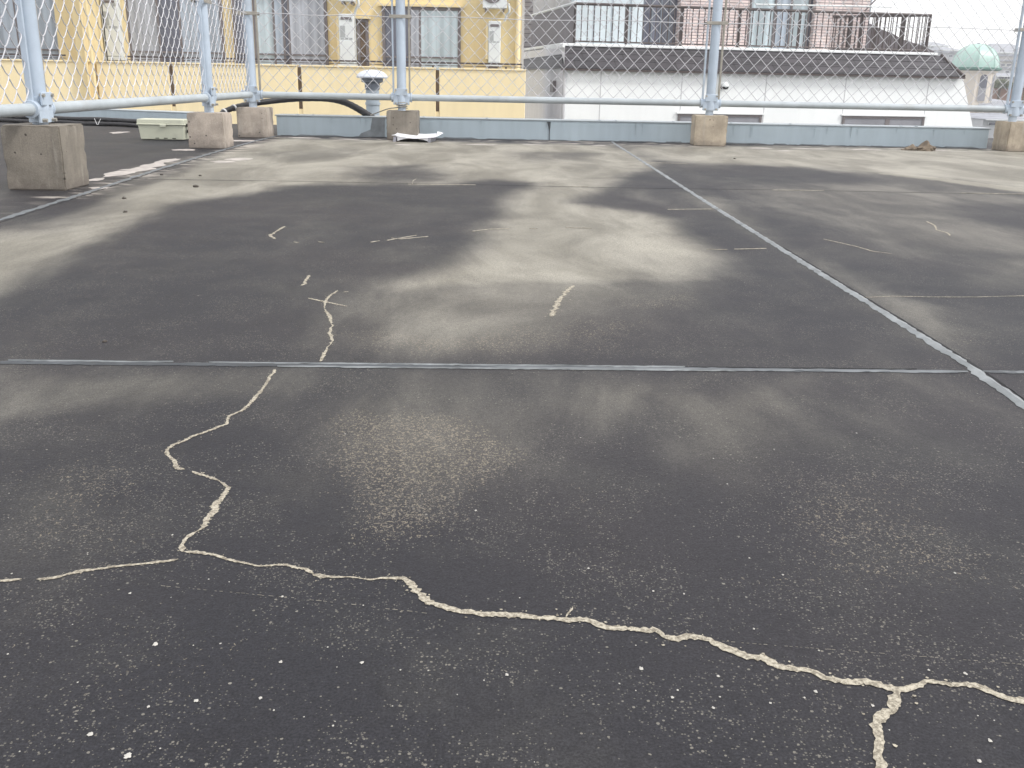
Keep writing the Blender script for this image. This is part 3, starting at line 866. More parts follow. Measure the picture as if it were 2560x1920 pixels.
def chain_fence(name, label, origin, rz, posts, spans, bars):
    """local x along the fence, posts: list of x; spans: (x0,x1)"""
    t = empty(name, origin, rz, local=True)
    tag(t, label, 'fence')
    pm = None; meshes = {}
    for x in posts:
        p = MB().tube([(0, 0, 0.17), (0, 0, RH-0.01)], 0.0255, 20).tube([(0, 0, RH-0.03), (0, 0, HT)], 0.0300, 24).build('post', M['paint'], t, smooth=True)
        p.location.x = x
        c = MB()
        c.tube([(0, 0, RH-0.045), (0, 0, RH+0.04)], 0.0345, 24)
        c.tube([(-0.062, 0, RH), (0.062, 0, RH)], 0.0270, 18)
        c.tube([(-0.066, 0, RH), (-0.058, 0, RH)], 0.0300, 18)
        c.tube([(0.058, 0, RH), (0.066, 0, RH)], 0.0300, 18)
        c.box((-0.052, -0.026, RH-0.045), (0.052, -0.018, RH+0.012))
        c.box((-0.040, -0.034, RH+0.012), (0.040, -0.026, RH+0.055))
        co = c.build('collar', M['paint'], t, bevel=0.002, smooth=True); co.location.x = x
        for bx_, bz in ((-0.036, RH-0.036), (0.036, RH-0.036), (-0.034, RH+0.045), (0.034, RH+0.045)):
            b = MB().tube([(bx_, -0.024, bz), (bx_, -0.041, bz)], 0.0062, 6).build('bolt', M['galv'], co)
        for z in (0.752, 1.35):
            b = MB().box((-0.068, -0.036, z-0.010), (0.068, -0.0325, z+0.010)).box((-0.068, 0.0325, z-0.010), (0.068, 0.036, z+0.010)).build('hoop_bracket', M['galv'], t, bevel=0.0015)
            b.location.x = x
    for x in bars:
        b = MB().box((-0.0055, -0.010, RH+0.024), (0.0055, 0.010, HT-0.03)).build('mesh_bar', M['paint'] if int(abs(x)*50) % 2 else M['galv'], t, bevel=0.002)
        b.location.x = x
    for x0, x1 in spans:
        key = round(x1-x0, 3)
        # pipe rail
        a = MB().tube([(x0+0.062, 0, RH), (x1-0.062, 0, RH)], 0.0205, 18).build('bottom_rail', M['rail'], t, smooth=True)
        a = MB().tube([(x0+0.03, 0, HT-0.04), (x1-0.03, 0, HT-0.04)], 0.0205, 16).build('top_rail', M['rail'], t, smooth=True)
        for z in (0.752, 1.35):
            pts = [(x0+0.05+(x1-x0-0.1)*k/10, -0.0045+random.uniform(-.001, .001), z+0.004*math.sin(k*1.1)) for k in range(11)]
            MB().tube(pts, 0.0026, 6).build('tension_wire', M['wire'], t)
        L = x1-x0-0.12
        m = diamond_mesh(L, RH+0.022, HT-0.06).build('wire_mesh', M['wire'], t, smooth=True)
        m.location.x = x0+0.06
    return t
xs_ = [X0, X0+BAY, X0+2*BAY, X0+3*BAY]
bars = []
for x in xs_:
    bars += [x-XL-0.052, x-XL+0.052]
bars += [0.052]
chain_fence('chain_link_fence', 'chain link fence along the far edge of the roof with four pale blue posts', (XL, D, 0), 0.0,
            [0]+[x-XL for x in xs_], [(0, X0-XL), (X0-XL, X0-XL+BAY), (X0-XL+BAY, X0-XL+2*BAY), (X0-XL+2*BAY, X0-XL+3*BAY)], bars)
# left fence runs from the corner towards the viewer; local x from near to far
yn = Y0-2.04
chain_fence('chain_link_fence', 'left chain link fence running towards the viewer past the plastic box', (XL, yn, 0), R(90),
            [0, Y0-yn, Y1-yn], [(0, Y0-yn), (Y0-yn, Y1-yn), (Y1-yn, D-yn)], [Y0-yn-0.052, Y0-yn+0.052, Y1-yn+0.052, Y1-yn-0.052])
block(XL, yn, 0.2, 0.2, 0.2, 'weathered concrete block beyond the left edge of the picture', 'block_dark', seed=9)
# ------------------------------------------------------------------ small things on the roof
# black pipes on the left
pa = [onz(-160, 304), onz(0, 306.0), onz(145, 311), onz(250, 315), onz(345, 319), onz(470, 330), onz(545, 331)]
t = empty('pipe_bundle', tuple(pa[2])); tag(t, 'pair of black wrapped pipes lying on the roof behind the plastic box', 'pipe')
for k, (dy, r, z) in enumerate(((0, 0.0155, 0.0155), (0.03, 0.0165, 0.044))):
    pts = []
    for i in range(len(pa)-1):
        for j in range(6):
            p = pa[i].lerp(pa[i+1], j/6)
            pts.append((p.x, p.y+dy+0.008*math.sin(p.x*9+k), z+0.002*math.sin(p.x*13+k*2)))
    MB().tube(pts, r, 14).build('pipe', M['hose'], t, smooth=True)
c = onz(248, 318)
MB().tube([(c.x-0.02, c.y-0.02, 0.062), (c.x-0.012, c.y-0.022, 0.04), (c.x-0.004, c.y-0.024, 0.020), (c.x+0.004, c.y-0.024, 0.020), (c.x+0.012, c.y-0.02, 0.04), (c.x+0.024, c.y-0.015, 0.060)], 0.0022, 6).build('cable_tie', M['tie'], t)
MB().tube([(c.x-0.42, c.y+0.02, 0.08), (c.x-0.44, c.y-0.01, 0.055), (c.x-0.435, c.y-0.02, 0.035)], 0.0012, 5).build('cable_tie', M['tie'], t)
# arched hose over the parapet behind the corner
hp = [ony(538, 300, 6.25), ony(560, 280, 6.35), ony(590, 268, 6.45), ony(632, 259, 6.62), ony(700, 250.5, 6.74), ony(760, 246, 6.76), ony(820, 247, 6.78), ony(862, 256, 6.79), ony(895, 272, 6.79), ony(925, 291, 6.79), ony(940, 302, 6.80)]
def smooth_path(P, n=6):
    out = []
    for i in range(len(P)-1):
        p0, p1, p2, p3 = P[max(i-1, 0)], P[i], P[i+1], P[min(i+2, len(P)-1)]
        for k in range(n):
            t_ = k/n
            out.append(0.5*((2*p1)+(p2-p0)*t_+(2*p0-5*p1+4*p2-p3)*t_*t_+(3*p1-p0-3*p2+p3)*t_**3))
    out.append(P[-1]); return out
sp_ = smooth_path(hp)
hose = empty('drain_hose', tuple(hp[4])); tag(hose, 'thick black hose arching over the parapet behind the corner post', 'hose')
MB().tube(sp_, [0.015+0.009*max(0, min(1, i/len(sp_)))+0.0012*(i % 2) for i in range(len(sp_))], 16).build('hose', M['hose'], hose, smooth=True)
for k in (6, 11):
    d = (sp_[k+1]-sp_[k]).normalized()
    MB().tube([sp_[k]-d*0.006, sp_[k]+d*0.006], 0.0215, 16).build('hose_clamp', M['tie'], hose, smooth=True)
MB().tube(smooth_path([ony(926, 288, 6.68), ony(945, 281, 6.64), ony(970, 272, 6.52), ony(990, 269, 6.47), ony(1015, 265, 6.44)]), 0.0035, 8).build('tie_wire', M['galv'], hose)
# wire wound round the second post foot
co_ = []
for k in range(46):
    a = k*0.42
    co_.append((X0+0.034*math.cos(a), D+0.034*math.sin(a), 0.196+0.0009*k))
o = MB().tube(co_, 0.0034, 6).build('wire_coil', M['galv'], origin=(X0, D, 0.19), smooth=True)
tag(o, 'grey wire wound around the post foot above the pitted block', 'wire')

# plastic box
bl, br = onz(357, 349), onz(457, 352.5)
by = 0.5*(bl.y+br.y)
t = empty('plastic_box', (0.5*(bl.x+br.x), by+0.06, 0)); tag(t, 'pale green plastic lidded box on the roof beside the concrete block', 'box')
x0, x1 = bl.x, br.x
def frust(mb, a0, a1, b0, b1, z0, c0, c1, d0, d1, z1):
    mb.hexa([(a0, b0, z0), (a1, b0, z0), (a1, b1, z0), (a0, b1, z0), (c0, d0, z1), (c1, d0, z1), (c1, d1, z1), (c0, d1, z1)])
m = MB(); frust(m, x0, x1, by, by+0.12, 0.004, x0-0.010, x1+0.006, by-0.006, by+0.126, 0.088)
body = m.build('body', M['box'], t, bevel=0.004)
m = MB(); frust(m, x0-0.015, x1+0.011, by-0.011, by+0.131, 0.0885, x0-0.012, x1+0.008, by-0.009, by+0.129, 0.122)
m.box((x0-0.017, by-0.014, 0.0885), (x1+0.013, by+0.134, 0.096))
m.build('lid', M['box'], t, bevel=0.004)
xm = 0.5*(x0+x1)+0.012
MB().box((xm-0.018, by-0.0175, 0.078), (xm+0.018, by-0.0125, 0.094)).build('latch', M['box'], t, bevel=0.002)
for k in range(3):
    xx = x0+0.088+k*0.050
    MB().box((xx, by-0.0020, 0.0105), (xx+0.022, by+0.002, 0.0145)).build('slot', M['black'], body) if k < 3 else None
for zc in (0.088, 0.052):
    MB().box((x1+0.012, by+0.02, zc-0.008), (x1+0.028, by+0.05, zc+0.010)).build('hinge', M['black'], t, bevel=0.002)

# white folded board near block
pl, pr = onz(985, 352), onz(1092, 354)
cx, cy = 0.5*(pl.x+pr.x), 0.5*(pl.y+pr.y)-0.02
t = empty('white_board', (cx, cy, 0), R(-5), local=True); tag(t, 'bent white board on short folded edges lying before the fence', 'board')
m = MB()
nxs = 14
top = []
for j, (yy, dz) in enumerate(((-0.09, 0.0), (0.0, 0.002), (0.10, 0.006), (0.20, 0.012))):
    for i in range(nxs+1):
        s_ = i/nxs
        xx = -0.155+0.31*s_ + (0.018*(3-j) if i == 0 else 0) + (-0.02*j if i == nxs else 0)
        if i == nxs: xx -= 0.0
        top.append((xx+0.006*j, yy+0.004*math.sin(s_*9), 0.034+dz+0.006*math.cos(s_*6.2)-0.006*s_+(0.006 if i in (nxs,) else 0)))
f_ = []
W_ = nxs+1
for j in range(3):
    for i in range(nxs):
        f_.append((j*W_+i, j*W_+i+1, (j+1)*W_+i+1, (j+1)*W_+i))
m.add(top, f_)
o = m.build('top_sheet', M['board'], t)
md = o.modifiers.new('s', 'SOLIDIFY'); md.thickness = 0.003; md.offset = -1
for x_ in (-0.115, 0.105):
    MB().hexa([(x_-0.012, -0.085, 0.0), (x_+0.004, -0.085, 0.0), (x_+0.004, 0.16, 0.0), (x_-0.012, 0.16, 0.0),
               (x_-0.008, -0.085, 0.030), (x_+0.010, -0.085, 0.028), (x_+0.010, 0.16, 0.032), (x_-0.008, 0.16, 0.034)]).build('folded_edge', M['board_under'], t, bevel=0.001)
m = MB()
arc = [(-0.10+0.2*k/10, -0.080, 0.006+0.018*math.sin(math.pi*k/10)) for k in range(11)]
m.prism(arc+[(0.10, -0.080, 0.029), (-0.10, -0.080, 0.031)], (0, 0.003, 0)).build('front_flap', M['board'], t)

# crumpled brown scrap on the right
c = onz(2302, 376)
t = empty('brown_scrap', (c.x, c.y, 0), R(8), local=True); tag(t, 'crumpled brown dry scrap on the roof near the right edge', 'scrap')
def crumple(cx_, cy_, rx, ry, rz_, seed, nm, peaks):
    bm = bmesh.new(); bmesh.ops.create_icosphere(bm, subdivisions=4, radius=1)
    for v in bm.verts:
        p = v.co
        q = p*1.7+Vector((seed, 0, 0))
        s_ = 1+0.30*mn.noise(q)+0.16*mn.noise(q*2.4)-0.10*abs(mn.noise(q*4))
        z = max(0, p.z+0.25)*rz_*s_
        for (ax, ah, aw) in peaks:
            z += ah*math.exp(-((p.x-ax)/aw)**2)*max(0, p.z)
        v.co = Vector((cx_+p.x*rx*s_, cy_+p.y*ry*s_, z))
    me_ = bpy.data.meshes.new(nm); bm.to_mesh(me_); bm.free(); me_.materials.append(M['rag'])
    o = bpy.data.objects.new(nm, me_); o.parent = t; col.objects.link(o)
    for p_ in me_.polygons: p_.use_smooth = True
    me_.set_sharp_from_angle(angle=R(22))
crumple(0.022, 0, 0.074, 0.060, 0.020, 3.3, 'body', [(0.15, 0.032, 0.20), (0.7, 0.016, 0.5)])
crumple(-0.055, 0.02, 0.060, 0.035, 0.014, 8.1, 'torn_tip', [(0.1, 0.020, 0.3)])
# grit lying on the roof
for u, v, r in ((489, 468, .010), (310, 497, .007), (313, 531, .006), (261, 855, .0035), (1836, 397, .006), (404, 438, .007), (500, 440, .006)):
    c = onz(u, v)
    bm = bmesh.new(); bmesh.ops.create_icosphere(bm, subdivisions=2, radius=r)
    for q in bm.verts:
        q.co *= 1+0.5*mn.noise(q.co*200+Vector((u, 0, 0)))
        q.co.z = max(0, q.co.z*0.6+r*0.3)
    me_ = bpy.data.meshes.new('grit'); bm.to_mesh(me_); bm.free(); me_.materials.append(M['pebble'])
    o = bpy.data.objects.new('pebble', me_); o.location = (c.x, c.y, 0); col.objects.link(o)
    tag(o, {489: 'largest dark pebble, on the tan stain right of the big block', 310: 'small dark pebble near the left joint below the big block', 313: 'flat dark pebble lowest of those near the left joint',
            261: 'tiny dark pebble just above the near cross joint', 1836: 'dark pebble right of the long joint near the parapet', 404: 'small dark pebble beside the white crust at the left joint', 500: 'dark pebble between the left joint and the corner block'}[u], 'pebble', 'loose grit on the roof')

# mushroom vent beyond the parapet
VY = 9.5
c = ony(931, 225, VY)
def vz(v): return ony(931, v, VY).z
def vr(px): return px/F_PX*VY*0.98
t = empty('roof_vent', (c.x, VY, -1.4)); tag(t, 'white mushroom capped vent pipe standing beyond the parapet', 'vent')
MB().lathe([(vr(16.5), -1.4), (vr(16.5), vz(226)), (vr(15.5), vz(226)), (vr(15.5), vz(205))], (c.x, VY, 0), 32).build('pipe', M['vent_pipe'], t, smooth=True)
MB().lathe([(vr(17.5), vz(262)), (vr(18.5), vz(262)), (vr(18.5), vz(256)), (vr(17.5), vz(256))], (c.x, VY, 0), 32).build('band', M['vent_pipe'], t, smooth=True)
MB().lathe([(vr(18), vz(224)), (vr(18.5), vz(208)), (vr(26), vz(205)), (vr(26.5), vz(196))], (c.x, VY, 0), 32).build('louvre', M['vent_dark'], t, smooth=True)
MB().lathe([(vr(30), vz(196)), (vr(37), vz(195)), (vr(38), vz(192)), (vr(35), vz(186)), (vr(28), vz(180)), (vr(18), vz(176)), (vr(8), vz(174.5)), (0.001, vz(174))], (c.x, VY, 0), 40).build('cap', M['vent'], t, smooth=True)

# ------------------------------------------------------------------ yellow building
YB = 18.0; YF = 19.1
def px(u, Y, v=80): return ony(u, v, Y).x
def pz(v, Y, u): return ony(u, v, Y).z
yb = empty('apartment_building', (px(700, YF), YF, -11)); tag(yb, 'yellow rendered apartment building with balcony windows behind the fence', 'building')
XR = px(1304, YF); XLW = px(-420, YF)
ztop = 5.2
MB().box((XLW, YF, -11), (XR, YF+2.6, ztop)).build('wall', M['yellow'], yb)
MB().box((XR+0.002, YF+0.05, -11), (XR+0.05, YF+2.6, ztop-0.01)).build('bounce_block_slab', M['white_grey'], yb)  # unseen grey slab, added to keep yellow bounce light off the white side wall
MB().box((XLW-0.2, YF-0.3, ztop+0.003), (XR+0.2, YF+2.8, ztop+0.25)).build('roof', M['far_roof'], yb)
# balcony front wall, in panels between the drain slits
zt = pz(169.5, YB, 900)
edges = [(XLW, px(238, YB, 200)), (px(244, YB, 200), px(425, YB, 220)), (px(435, YB, 220), px(744.5, YB, 220)), (px(754.5, YB, 220), px(1089, YB, 220)), (px(1098, YB, 220), px(1313, YB, 240))]
for k, (a, b) in enumerate(edges):
    MB().box((a, YB, -11), (b, YB+0.15, zt)).build('balcony_wall', M['yellow_light'], yb, bevel=0.012)
    MB().box((a-0.005, YB-0.02, zt+0.002), (b+0.005, YB+0.17, zt+0.03)).build('coping', M['yellow_light'], yb, bevel=0.006)
for a, b in ((px(425, YB, 220), px(435, YB, 220)), (px(744.5, YB, 220), px(754.5, YB, 220)), (px(1089, YB, 220), px(1098, YB, 220))):
    zb = pz(275, YB, 900)
    MB().box((a+0.002, YB+0.06, zb), (b-0.002, YB+0.12, zt-0.01)).build('drain_slit', M['slit'], yb)
    MB().box((a+0.002, YB+0.02, -11), (b-0.002, YB+0.14, zb-0.003)).build('balcony_wall', M['yellow_light'], yb)
MB().box((XLW, YB+0.15, zt-1.3), (px(1313, YB), YF-0.003, zt-1.15)).build('balcony_floor', M['white_grey'], yb)
# low rail over the wall
for a, b in ((px(-400, YB), px(160, YB, 140)), (px(312, YB, 140), px(1306, YB, 150))):
    zr = pz(150.5, YB, 760)
    m = MB().box((a, YB+0.04, zr-0.012), (b, YB+0.08, zr+0.016)).box((a, YB+0.045, zr-0.05), (b, YB+0.075, zr-0.038))
    k = a+0.2
    while k < b:
        m.box((k, YB+0.05, zt+0.03), (k+0.035, YB+0.07, zr-0.05)); k += 1.3
    m.build('low_rail', M['brown'], yb)
# column with downpipes at left
a, b = px(196, YB, 120), px(243, YB, 120)
MB().box((px(152, YF), YF-0.18, -2), (px(322, YF), YF-0.002, ztop-0.01)).build('pilaster', M['yellow'], yb)
MB().box((a, YB-0.10, -11), (a+0.14, YF-0.2, ztop-0.02)).build('pilaster', M['yellow'], yb, bevel=0.01)
for u, r, mt in ((213, .022, 'yellow'), (228, .03, 'yellow')):
    x = px(u, YB-0.15, 120)
    p = MB().tube([(x, YB-0.16, -11), (x, YB-0.16, ztop)], r, 14).build('downpipe', M[mt], yb, smooth=True)
x = px(1295, YF-0.1, 80)
MB().tube([(x, YF-0.06, zt-1), (x, YF-0.06, ztop)], 0.045, 14).build('downpipe', M['yellow_light'], yb, smooth=True)
x = px(256, YF-0.6, 80)
MB().tube([(x, YF-0.5, -2), (x, YF-0.5, ztop)], 0.012, 8).build('cable', M['black'], yb)
# windows: (u0,u1,v_top, panes)
def window(u0, u1, v0, v1, panes, frame='frame'):
    x0, x1 = px(u0, YF), px(u1, YF); z1, z0 = pz(v0, YF, 0.5*(u0+u1)), pz(v1, YF, 0.5*(u0+u1))
    z0 = min(z0, zt-0.25)
    fw_ = 0.055
    fr = MB().box((x0, YF-0.05, z0), (x0+fw_, YF-0.004, z1)).box((x1-fw_, YF-0.05, z0), (x1, YF-0.004, z1)).box((x0+fw_, YF-0.05, z1-fw_), (x1-fw_, YF-0.004, z1)).box((x0+fw_, YF-0.05, z0), (x1-fw_, YF-0.004, z0+fw_)).build('window', M[frame], yb, bevel=0.004)
    s0 = x0+fw_
    for i, (frac, mt) in enumerate(panes):
        s1 = s0+(x1-x0-2*fw_)*frac
        dp = 0.012 if i % 2 else 0.0
        MB().box((s0+0.002, YF-0.030-dp, z0+fw_), (s1-0.002, YF-0.012-dp, z1-fw_)).build('pane', M[mt], fr)
        MB().box((s1-0.022, YF-0.044, z0+fw_+.003), (s1+0.018, YF-0.0435+0.008, z1-fw_-.003)).build('stile', M[frame], fr) if i < len(panes)-1 else None
        s0 = s1
    MB().box((x0-0.05, YF-0.10, z1+0.004), (x1+0.05, YF-0.002, z1+0.045)).build('hood', M['yellow'], fr)
    zr = pz(137, YF, 700)
    MB().box((x0+fw_+.004, YF-0.062, zr-0.01), (x1-fw_-.004, YF-0.046, zr+0.02)).build('crossbar', M[frame], fr)
window(-130, 158, -60, 152, [(0.62, 'curtain'), (.14, 'dark_glass'), (0.24, 'curtain')])
window(320, 560, -70, 155, [(0.32, 'curtain_lilac'), (0.24, 'dark_glass'), (0.44, 'curtain')])
window(585, 622, -70, 160, [(1.0, 'dark_glass')])
window(636, 820, -12, 165, [(0.26, 'pale_glass'), (0.14, 'curtain'), (0.08, 'dark_glass'), (0.52, 'curtain_lilac')])
window(956, 1152, 18, 172, [(0.34, 'dark_glass'), (0.14, 'curtain_lilac'), (0.52, 'pale_glass')])
window(893, 922, 48, 170, [(1.0, 'slit')])
# water heaters hung on the wall: things of their own
def heater(u0, u1, v0, v1, label, first=[None]):
    Yh = YF-0.32
    x0, x1 = px(u0, Yh), px(u1, Yh); z1, z0 = pz(v0, Yh, u0), pz(v1, Yh, u0)
    w_, h_ = x1-x0, z1-z0
    t = empty('water_heater', (x0, Yh, z0), 0, local=True); tag(t, label, 'water heater', 'tall white water heaters on the balconies')
    MB().box((0, 0, 0), (w_, 0.31, h_)).build('casing', M['heater'], t, bevel=0.012)
    MB().box((-0.05, 0.06, 0.06), (-0.004, 0.30, h_-0.05)).build('side_cover', M['yellow_light'], t, bevel=0.006)
    MB().box((0.012, -0.012, 0.02), (w_-0.012, -0.002, h_*0.46)).build('lower_panel', M['heater'], t, bevel=0.004)
    MB().box((w_*0.16, -0.010, h_-0.10), (w_*0.84, -0.002, h_-0.055)).build('vent_slot', M['frame'], t, bevel=0.004)
    MB().box((w_*0.10, -0.006, h_*0.53), (w_*0.42, -0.002, h_*0.76)).build('sticker', M['label'], t)
    for k in range(3):
        MB().box((w_*(0.12+0.28*k), -0.006, h_*0.485), (w_*(0.32+0.28*k), -0.002, h_*0.52)).build('sticker', M['label'], t)
    MB().box((w_*0.08, -0.006, h_*0.88), (w_*0.30, -0.002, h_*0.905)).box((w_*0.70, -0.006, h_*0.85), (w_*0.9, -0.002, h_*0.90)).build('sticker', M['label'], t)
    MB().box((-0.04, -0.03, -0.06), (w_+0.02, 0.30, -0.004)).build('base_bracket', M['heater'], t, bevel=0.01)
    MB().box((0.0, 0.03, -0.10), (w_*0.8, 0.25, -0.063)).build('base_tray', M['frame'], t)
heater(847, 885, 34, 158, 'white water heater between the two sliding windows, behind the vent cap')
heater(1221, 1252, 52, 157, 'white water heater near the right end of the yellow building')
heater(257, 300, -8, 142, 'white water heater farthest left on the yellow building')
def ac_unit(u0, u1, v1, label):
    Yh = YF-0.40
    x0, x1 = px(u0, Yh), px(u1, Yh); z0 = pz(v1, Yh, u0); h_ = 0.55
    t = empty('air_conditioner', (x0, Yh, z0), 0, local=True); tag(t, label, 'air conditioner', 'outdoor air conditioner units hung on brackets')
    w_ = x1-x0
    MB().box((0, 0, 0), (w_, 0.28, h_)).build('casing', M['heater'], t, bevel=0.012)
    MB().lathe([(0.19, 0), (0.19, 0.012), (0.17, 0.014)], (0, 0, 0), 28).build('fan_grille', M['frame'], t).matrix_local = Matrix.Translation((w_*0.4, -0.002, h_*0.5)) @ Matrix.Rotation(R(90), 4, 'X')
    MB().box((0.04, 0.02, -0.045), (0.075, 0.385, -0.004)).box((w_-0.075, 0.02, -0.045), (w_-0.04, 0.385, -0.004)).build('bracket', M['frame'], t)
    MB().tube(smooth_path([Vector((w_+0.03, 0.2, 0.1)), Vector((w_+0.05, 0.2, -0.03)), Vector((w_+0.0, 0.22, -0.10)), Vector((w_-0.03, 0.25, -0.2))]), 0.022, 10).build('hose', M['heater'], t, smooth=True)
ac_unit(850, 888, 3, 'air conditioner hung directly above the heater between the windows')
ac_unit(1206, 1266, 20, 'air conditioner hung at the right end of the yellow facade')
ac_unit(252, 302, -36, 'air conditioner above the farthest left water heater')
# ------------------------------------------------------------------ white building
P0 = ony(1410, 200, 20.0); P1 = ony(2418, 200, 21.3)
P0 = Vector((P0.x, P0.y, 0)); P1 = Vector((P1.x, P1.y, 0))
E_ = (P1-P0).normalized(); N_ = Vector((E_.y, -E_.x, 0))     # N_ points to the viewer
FR = math.atan2(E_.y, E_.x)
def wp(u, v, out=0.0):
    """(s, z) on the plane parallel to the white facade, out metres in front of it"""
    p = onp(u, v, P0+N_*out, N_)
    return (p-P0).dot(E_), p.z
wb = empty('white_building', (P0.x, P0.y, 0), FR, local=True)
tag(wb, 'white panelled building with a dark tiled skirt roof and railed balcony', 'building')
# local frame: x along the facade, -y to the viewer
sR, _ = wp(2407, 192); zE = wp(1900, 181)[1]
sB, zB = wp(2432, 318)
fl = (sB-sR)/(zE-zB)
depth = 7
MB().hexa([(0, 0, -11), (sR+fl*(zE+11), 0, -11), (sR+fl*(zE+11), depth, -11), (0, depth, -11), (0, 0, zE), (sR, 0, zE), (sR, depth, zE), (0, depth, zE)]).build('wall', M['white'], wb)
# panel joints
for u in (1702, 1912, 2110, 2316, 1500):
    s_, _ = wp(u, 250, .004)
    MB().box((s_-0.008, -0.004, -3), (s_+0.008, -0.0005, zE-0.02)).build('panel_joint', M['white_grey'], wb)
for u0, u1, v0 in ((1695, 1905, 284), (2107, 2312, 289)):
    s0, z1 = wp(u0, v0, .01); s1, _ = wp(u1, v0, .01)
    z0 = z1-0.75
    fr = MB().box((s0, -0.03, z1-0.05), (s1, -0.004, z1)).box((s0, -0.03, z0), (s0+0.05, -0.004, z1-0.052)).box((s1-0.05, -0.03, z0), (s1, -0.004, z1-0.052)).build('window', M['frame'], wb)
    mid = s0+(s1-s0)*0.52
    MB().box((mid, -0.024, z0), (mid+0.10, -0.004, z1-0.053)).build('mullion', M['frame'], fr)
    for a, b in ((s0+0.051, mid-0.001), (mid+0.101, s1-0.051)):
        MB().box((a, -0.014, z0), (b, -0.004, z1-0.053)).build('pane', M['grey_pane'], fr)
    MB().box((s0-0.04, -0.05, z1+0.001), (s1+0.04, -0.002, z1+0.03)).build('hood', M['white'], fr)
# slanted tiled skirt roof
tl = wp(1402, 117, -0.55); tr = wp(2352, 138, -0.55); el = wp(1406, 172, 0.10); er = wp(2409, 191, 0.10)
zt_ = 0.5*(tl[1]+tr[1]); ze_ = 0.5*(el[1]+er[1])
m = MB()
v_ = [(tl[0], 0.55, zt_), (tr[0], 0.55, zt_), (er[0], -0.10, ze_), (el[0], -0.10, ze_), (tr[0], depth, zt_), (er[0]+0.1, depth, ze_), (tl[0]+.01, depth, zt_), (el[0]+.01, depth, ze_)]
m.add(v_, [(0, 3, 2, 1), (1, 2, 5, 4), (0, 1, 4, 6), (3, 2, 5, 7), (0, 6, 7, 3)])
m.build('skirt_roof', M['tile'], wb)
rows = 3
for k in range(rows):         # courses of slates standing proud
    f0 = k/rows; f1 = (k+1)/rows
    def pt(fr_, side):
        if side == 0: return Vector((tl[0]+(el[0]-tl[0])*fr_, 0.55-0.65*fr_, zt_+(ze_-zt_)*fr_))
        return Vector((tr[0]+(er[0]-tr[0])*fr_, 0.55-0.65*fr_, zt_+(ze_-zt_)*fr_))
    up_ = Vector((0, -0.45, 0.89))
    a0, a1, b0, b1 = pt(f0, 0), pt(f0, 1), pt(f1, 0), pt(f1, 1)
    q = [a0+up_*0.004, a1+up_*0.004, b1+up_*0.014, b0+up_*0.012, b1+up_*0.004, b0+up_*0.004]
    MB().add(q, [])
    mm = MB(); mm.add(q, [(0, 1, 2, 3), (3, 2, 4, 5)])
    mm.build('slate_course', M['tile'], wb)
MB().box((el[0]-0.02, -0.13, ze_-0.04), (er[0]+0.03, -0.08, ze_-0.002)).build('fascia', M['brown'], wb)
MB().tube([(tr[0], 0.53, zt_+.01), (er[0], -0.12, ze_+.01)], 0.035, 8).build('hip_cap', M['brown'], wb)
# deck edge
dz = zt_+0.004
dr = wp(2330, 130, -0.5)[0]
MB().box((tl[0]-0.02, 0.50, dz), (tr[0]-0.1, depth-0.1, dz+0.055)).build('balcony_deck', M['white'], wb, bevel=0.01)
# railing
OUT = -0.62; yr = 0.62
rl = wp(1436, 106, OUT); rr = wp(2316, 131, OUT); rtl = wp(1436, 9, OUT); rtr = wp(2322, 38, OUT)
zr0 = dz+0.10; zr1 = 0.5*(rtl[1]+rtr[1])
back = 1.75
def beam(a, b, w2=0.02, h2=0.02, name='top_rail', mat='brown', par=None):
    return MB().tube([a, b], w2, 8).build(name, M[mat], par or wb)
beam((rl[0], yr, zr1), (rr[0], yr, zr1), 0.028)
beam((rl[0], yr, zr0), (rr[0], yr, zr0), 0.016, name='bottom_rail')
bal = MB().box((-0.009, -0.006, 0), (0.009, 0.006, zr1-zr0)).build('baluster', M['brown'], wb)
bal.location = (rl[0], yr, zr0)
n = int((rr[0]-rl[0])/0.128)
for k in range(1, n+1):
    c = bal.copy(); col.objects.link(c); c.location = (rl[0]+(rr[0]-rl[0])*k/n, yr, zr0)
pst = MB().box((-0.025, -0.02, 0), (0.025, 0.02, zr1-dz-0.06)).build('railing_post', M['brown'], wb)
pst.location = (rl[0], yr+0.045, dz+0.056)
for f in (0.14, 0.29, 0.45, 0.62, 0.80, 1.0):
    c = pst.copy(); col.objects.link(c); c.location = (rl[0]+(rr[0]-rl[0])*f, yr+0.045, dz+0.056)
# return railing from corner back to the brick wall
sw = wp(2056, 100, -back)[0]
A = Vector((rr[0], yr, 0)); B = Vector((sw, back-0.02, 0))
# deck carries further back on the right
zz = Vector((0, 0, 1))
beam(A+zz*zr1, B+zz*(zr1-0.02), 0.028)
beam(A+zz*zr0, B+zz*zr0, 0.016, name='bottom_rail')
n = 26
for k in range(1, n):
    c = bal.copy(); col.objects.link(c); c.location = A.lerp(B, k/n)+zz*zr0
for f in (0.25, 0.5, 0.75):
    c = pst.copy(); col.objects.link(c); c.location = A.lerp(B, f)+zz*(dz+0.056)
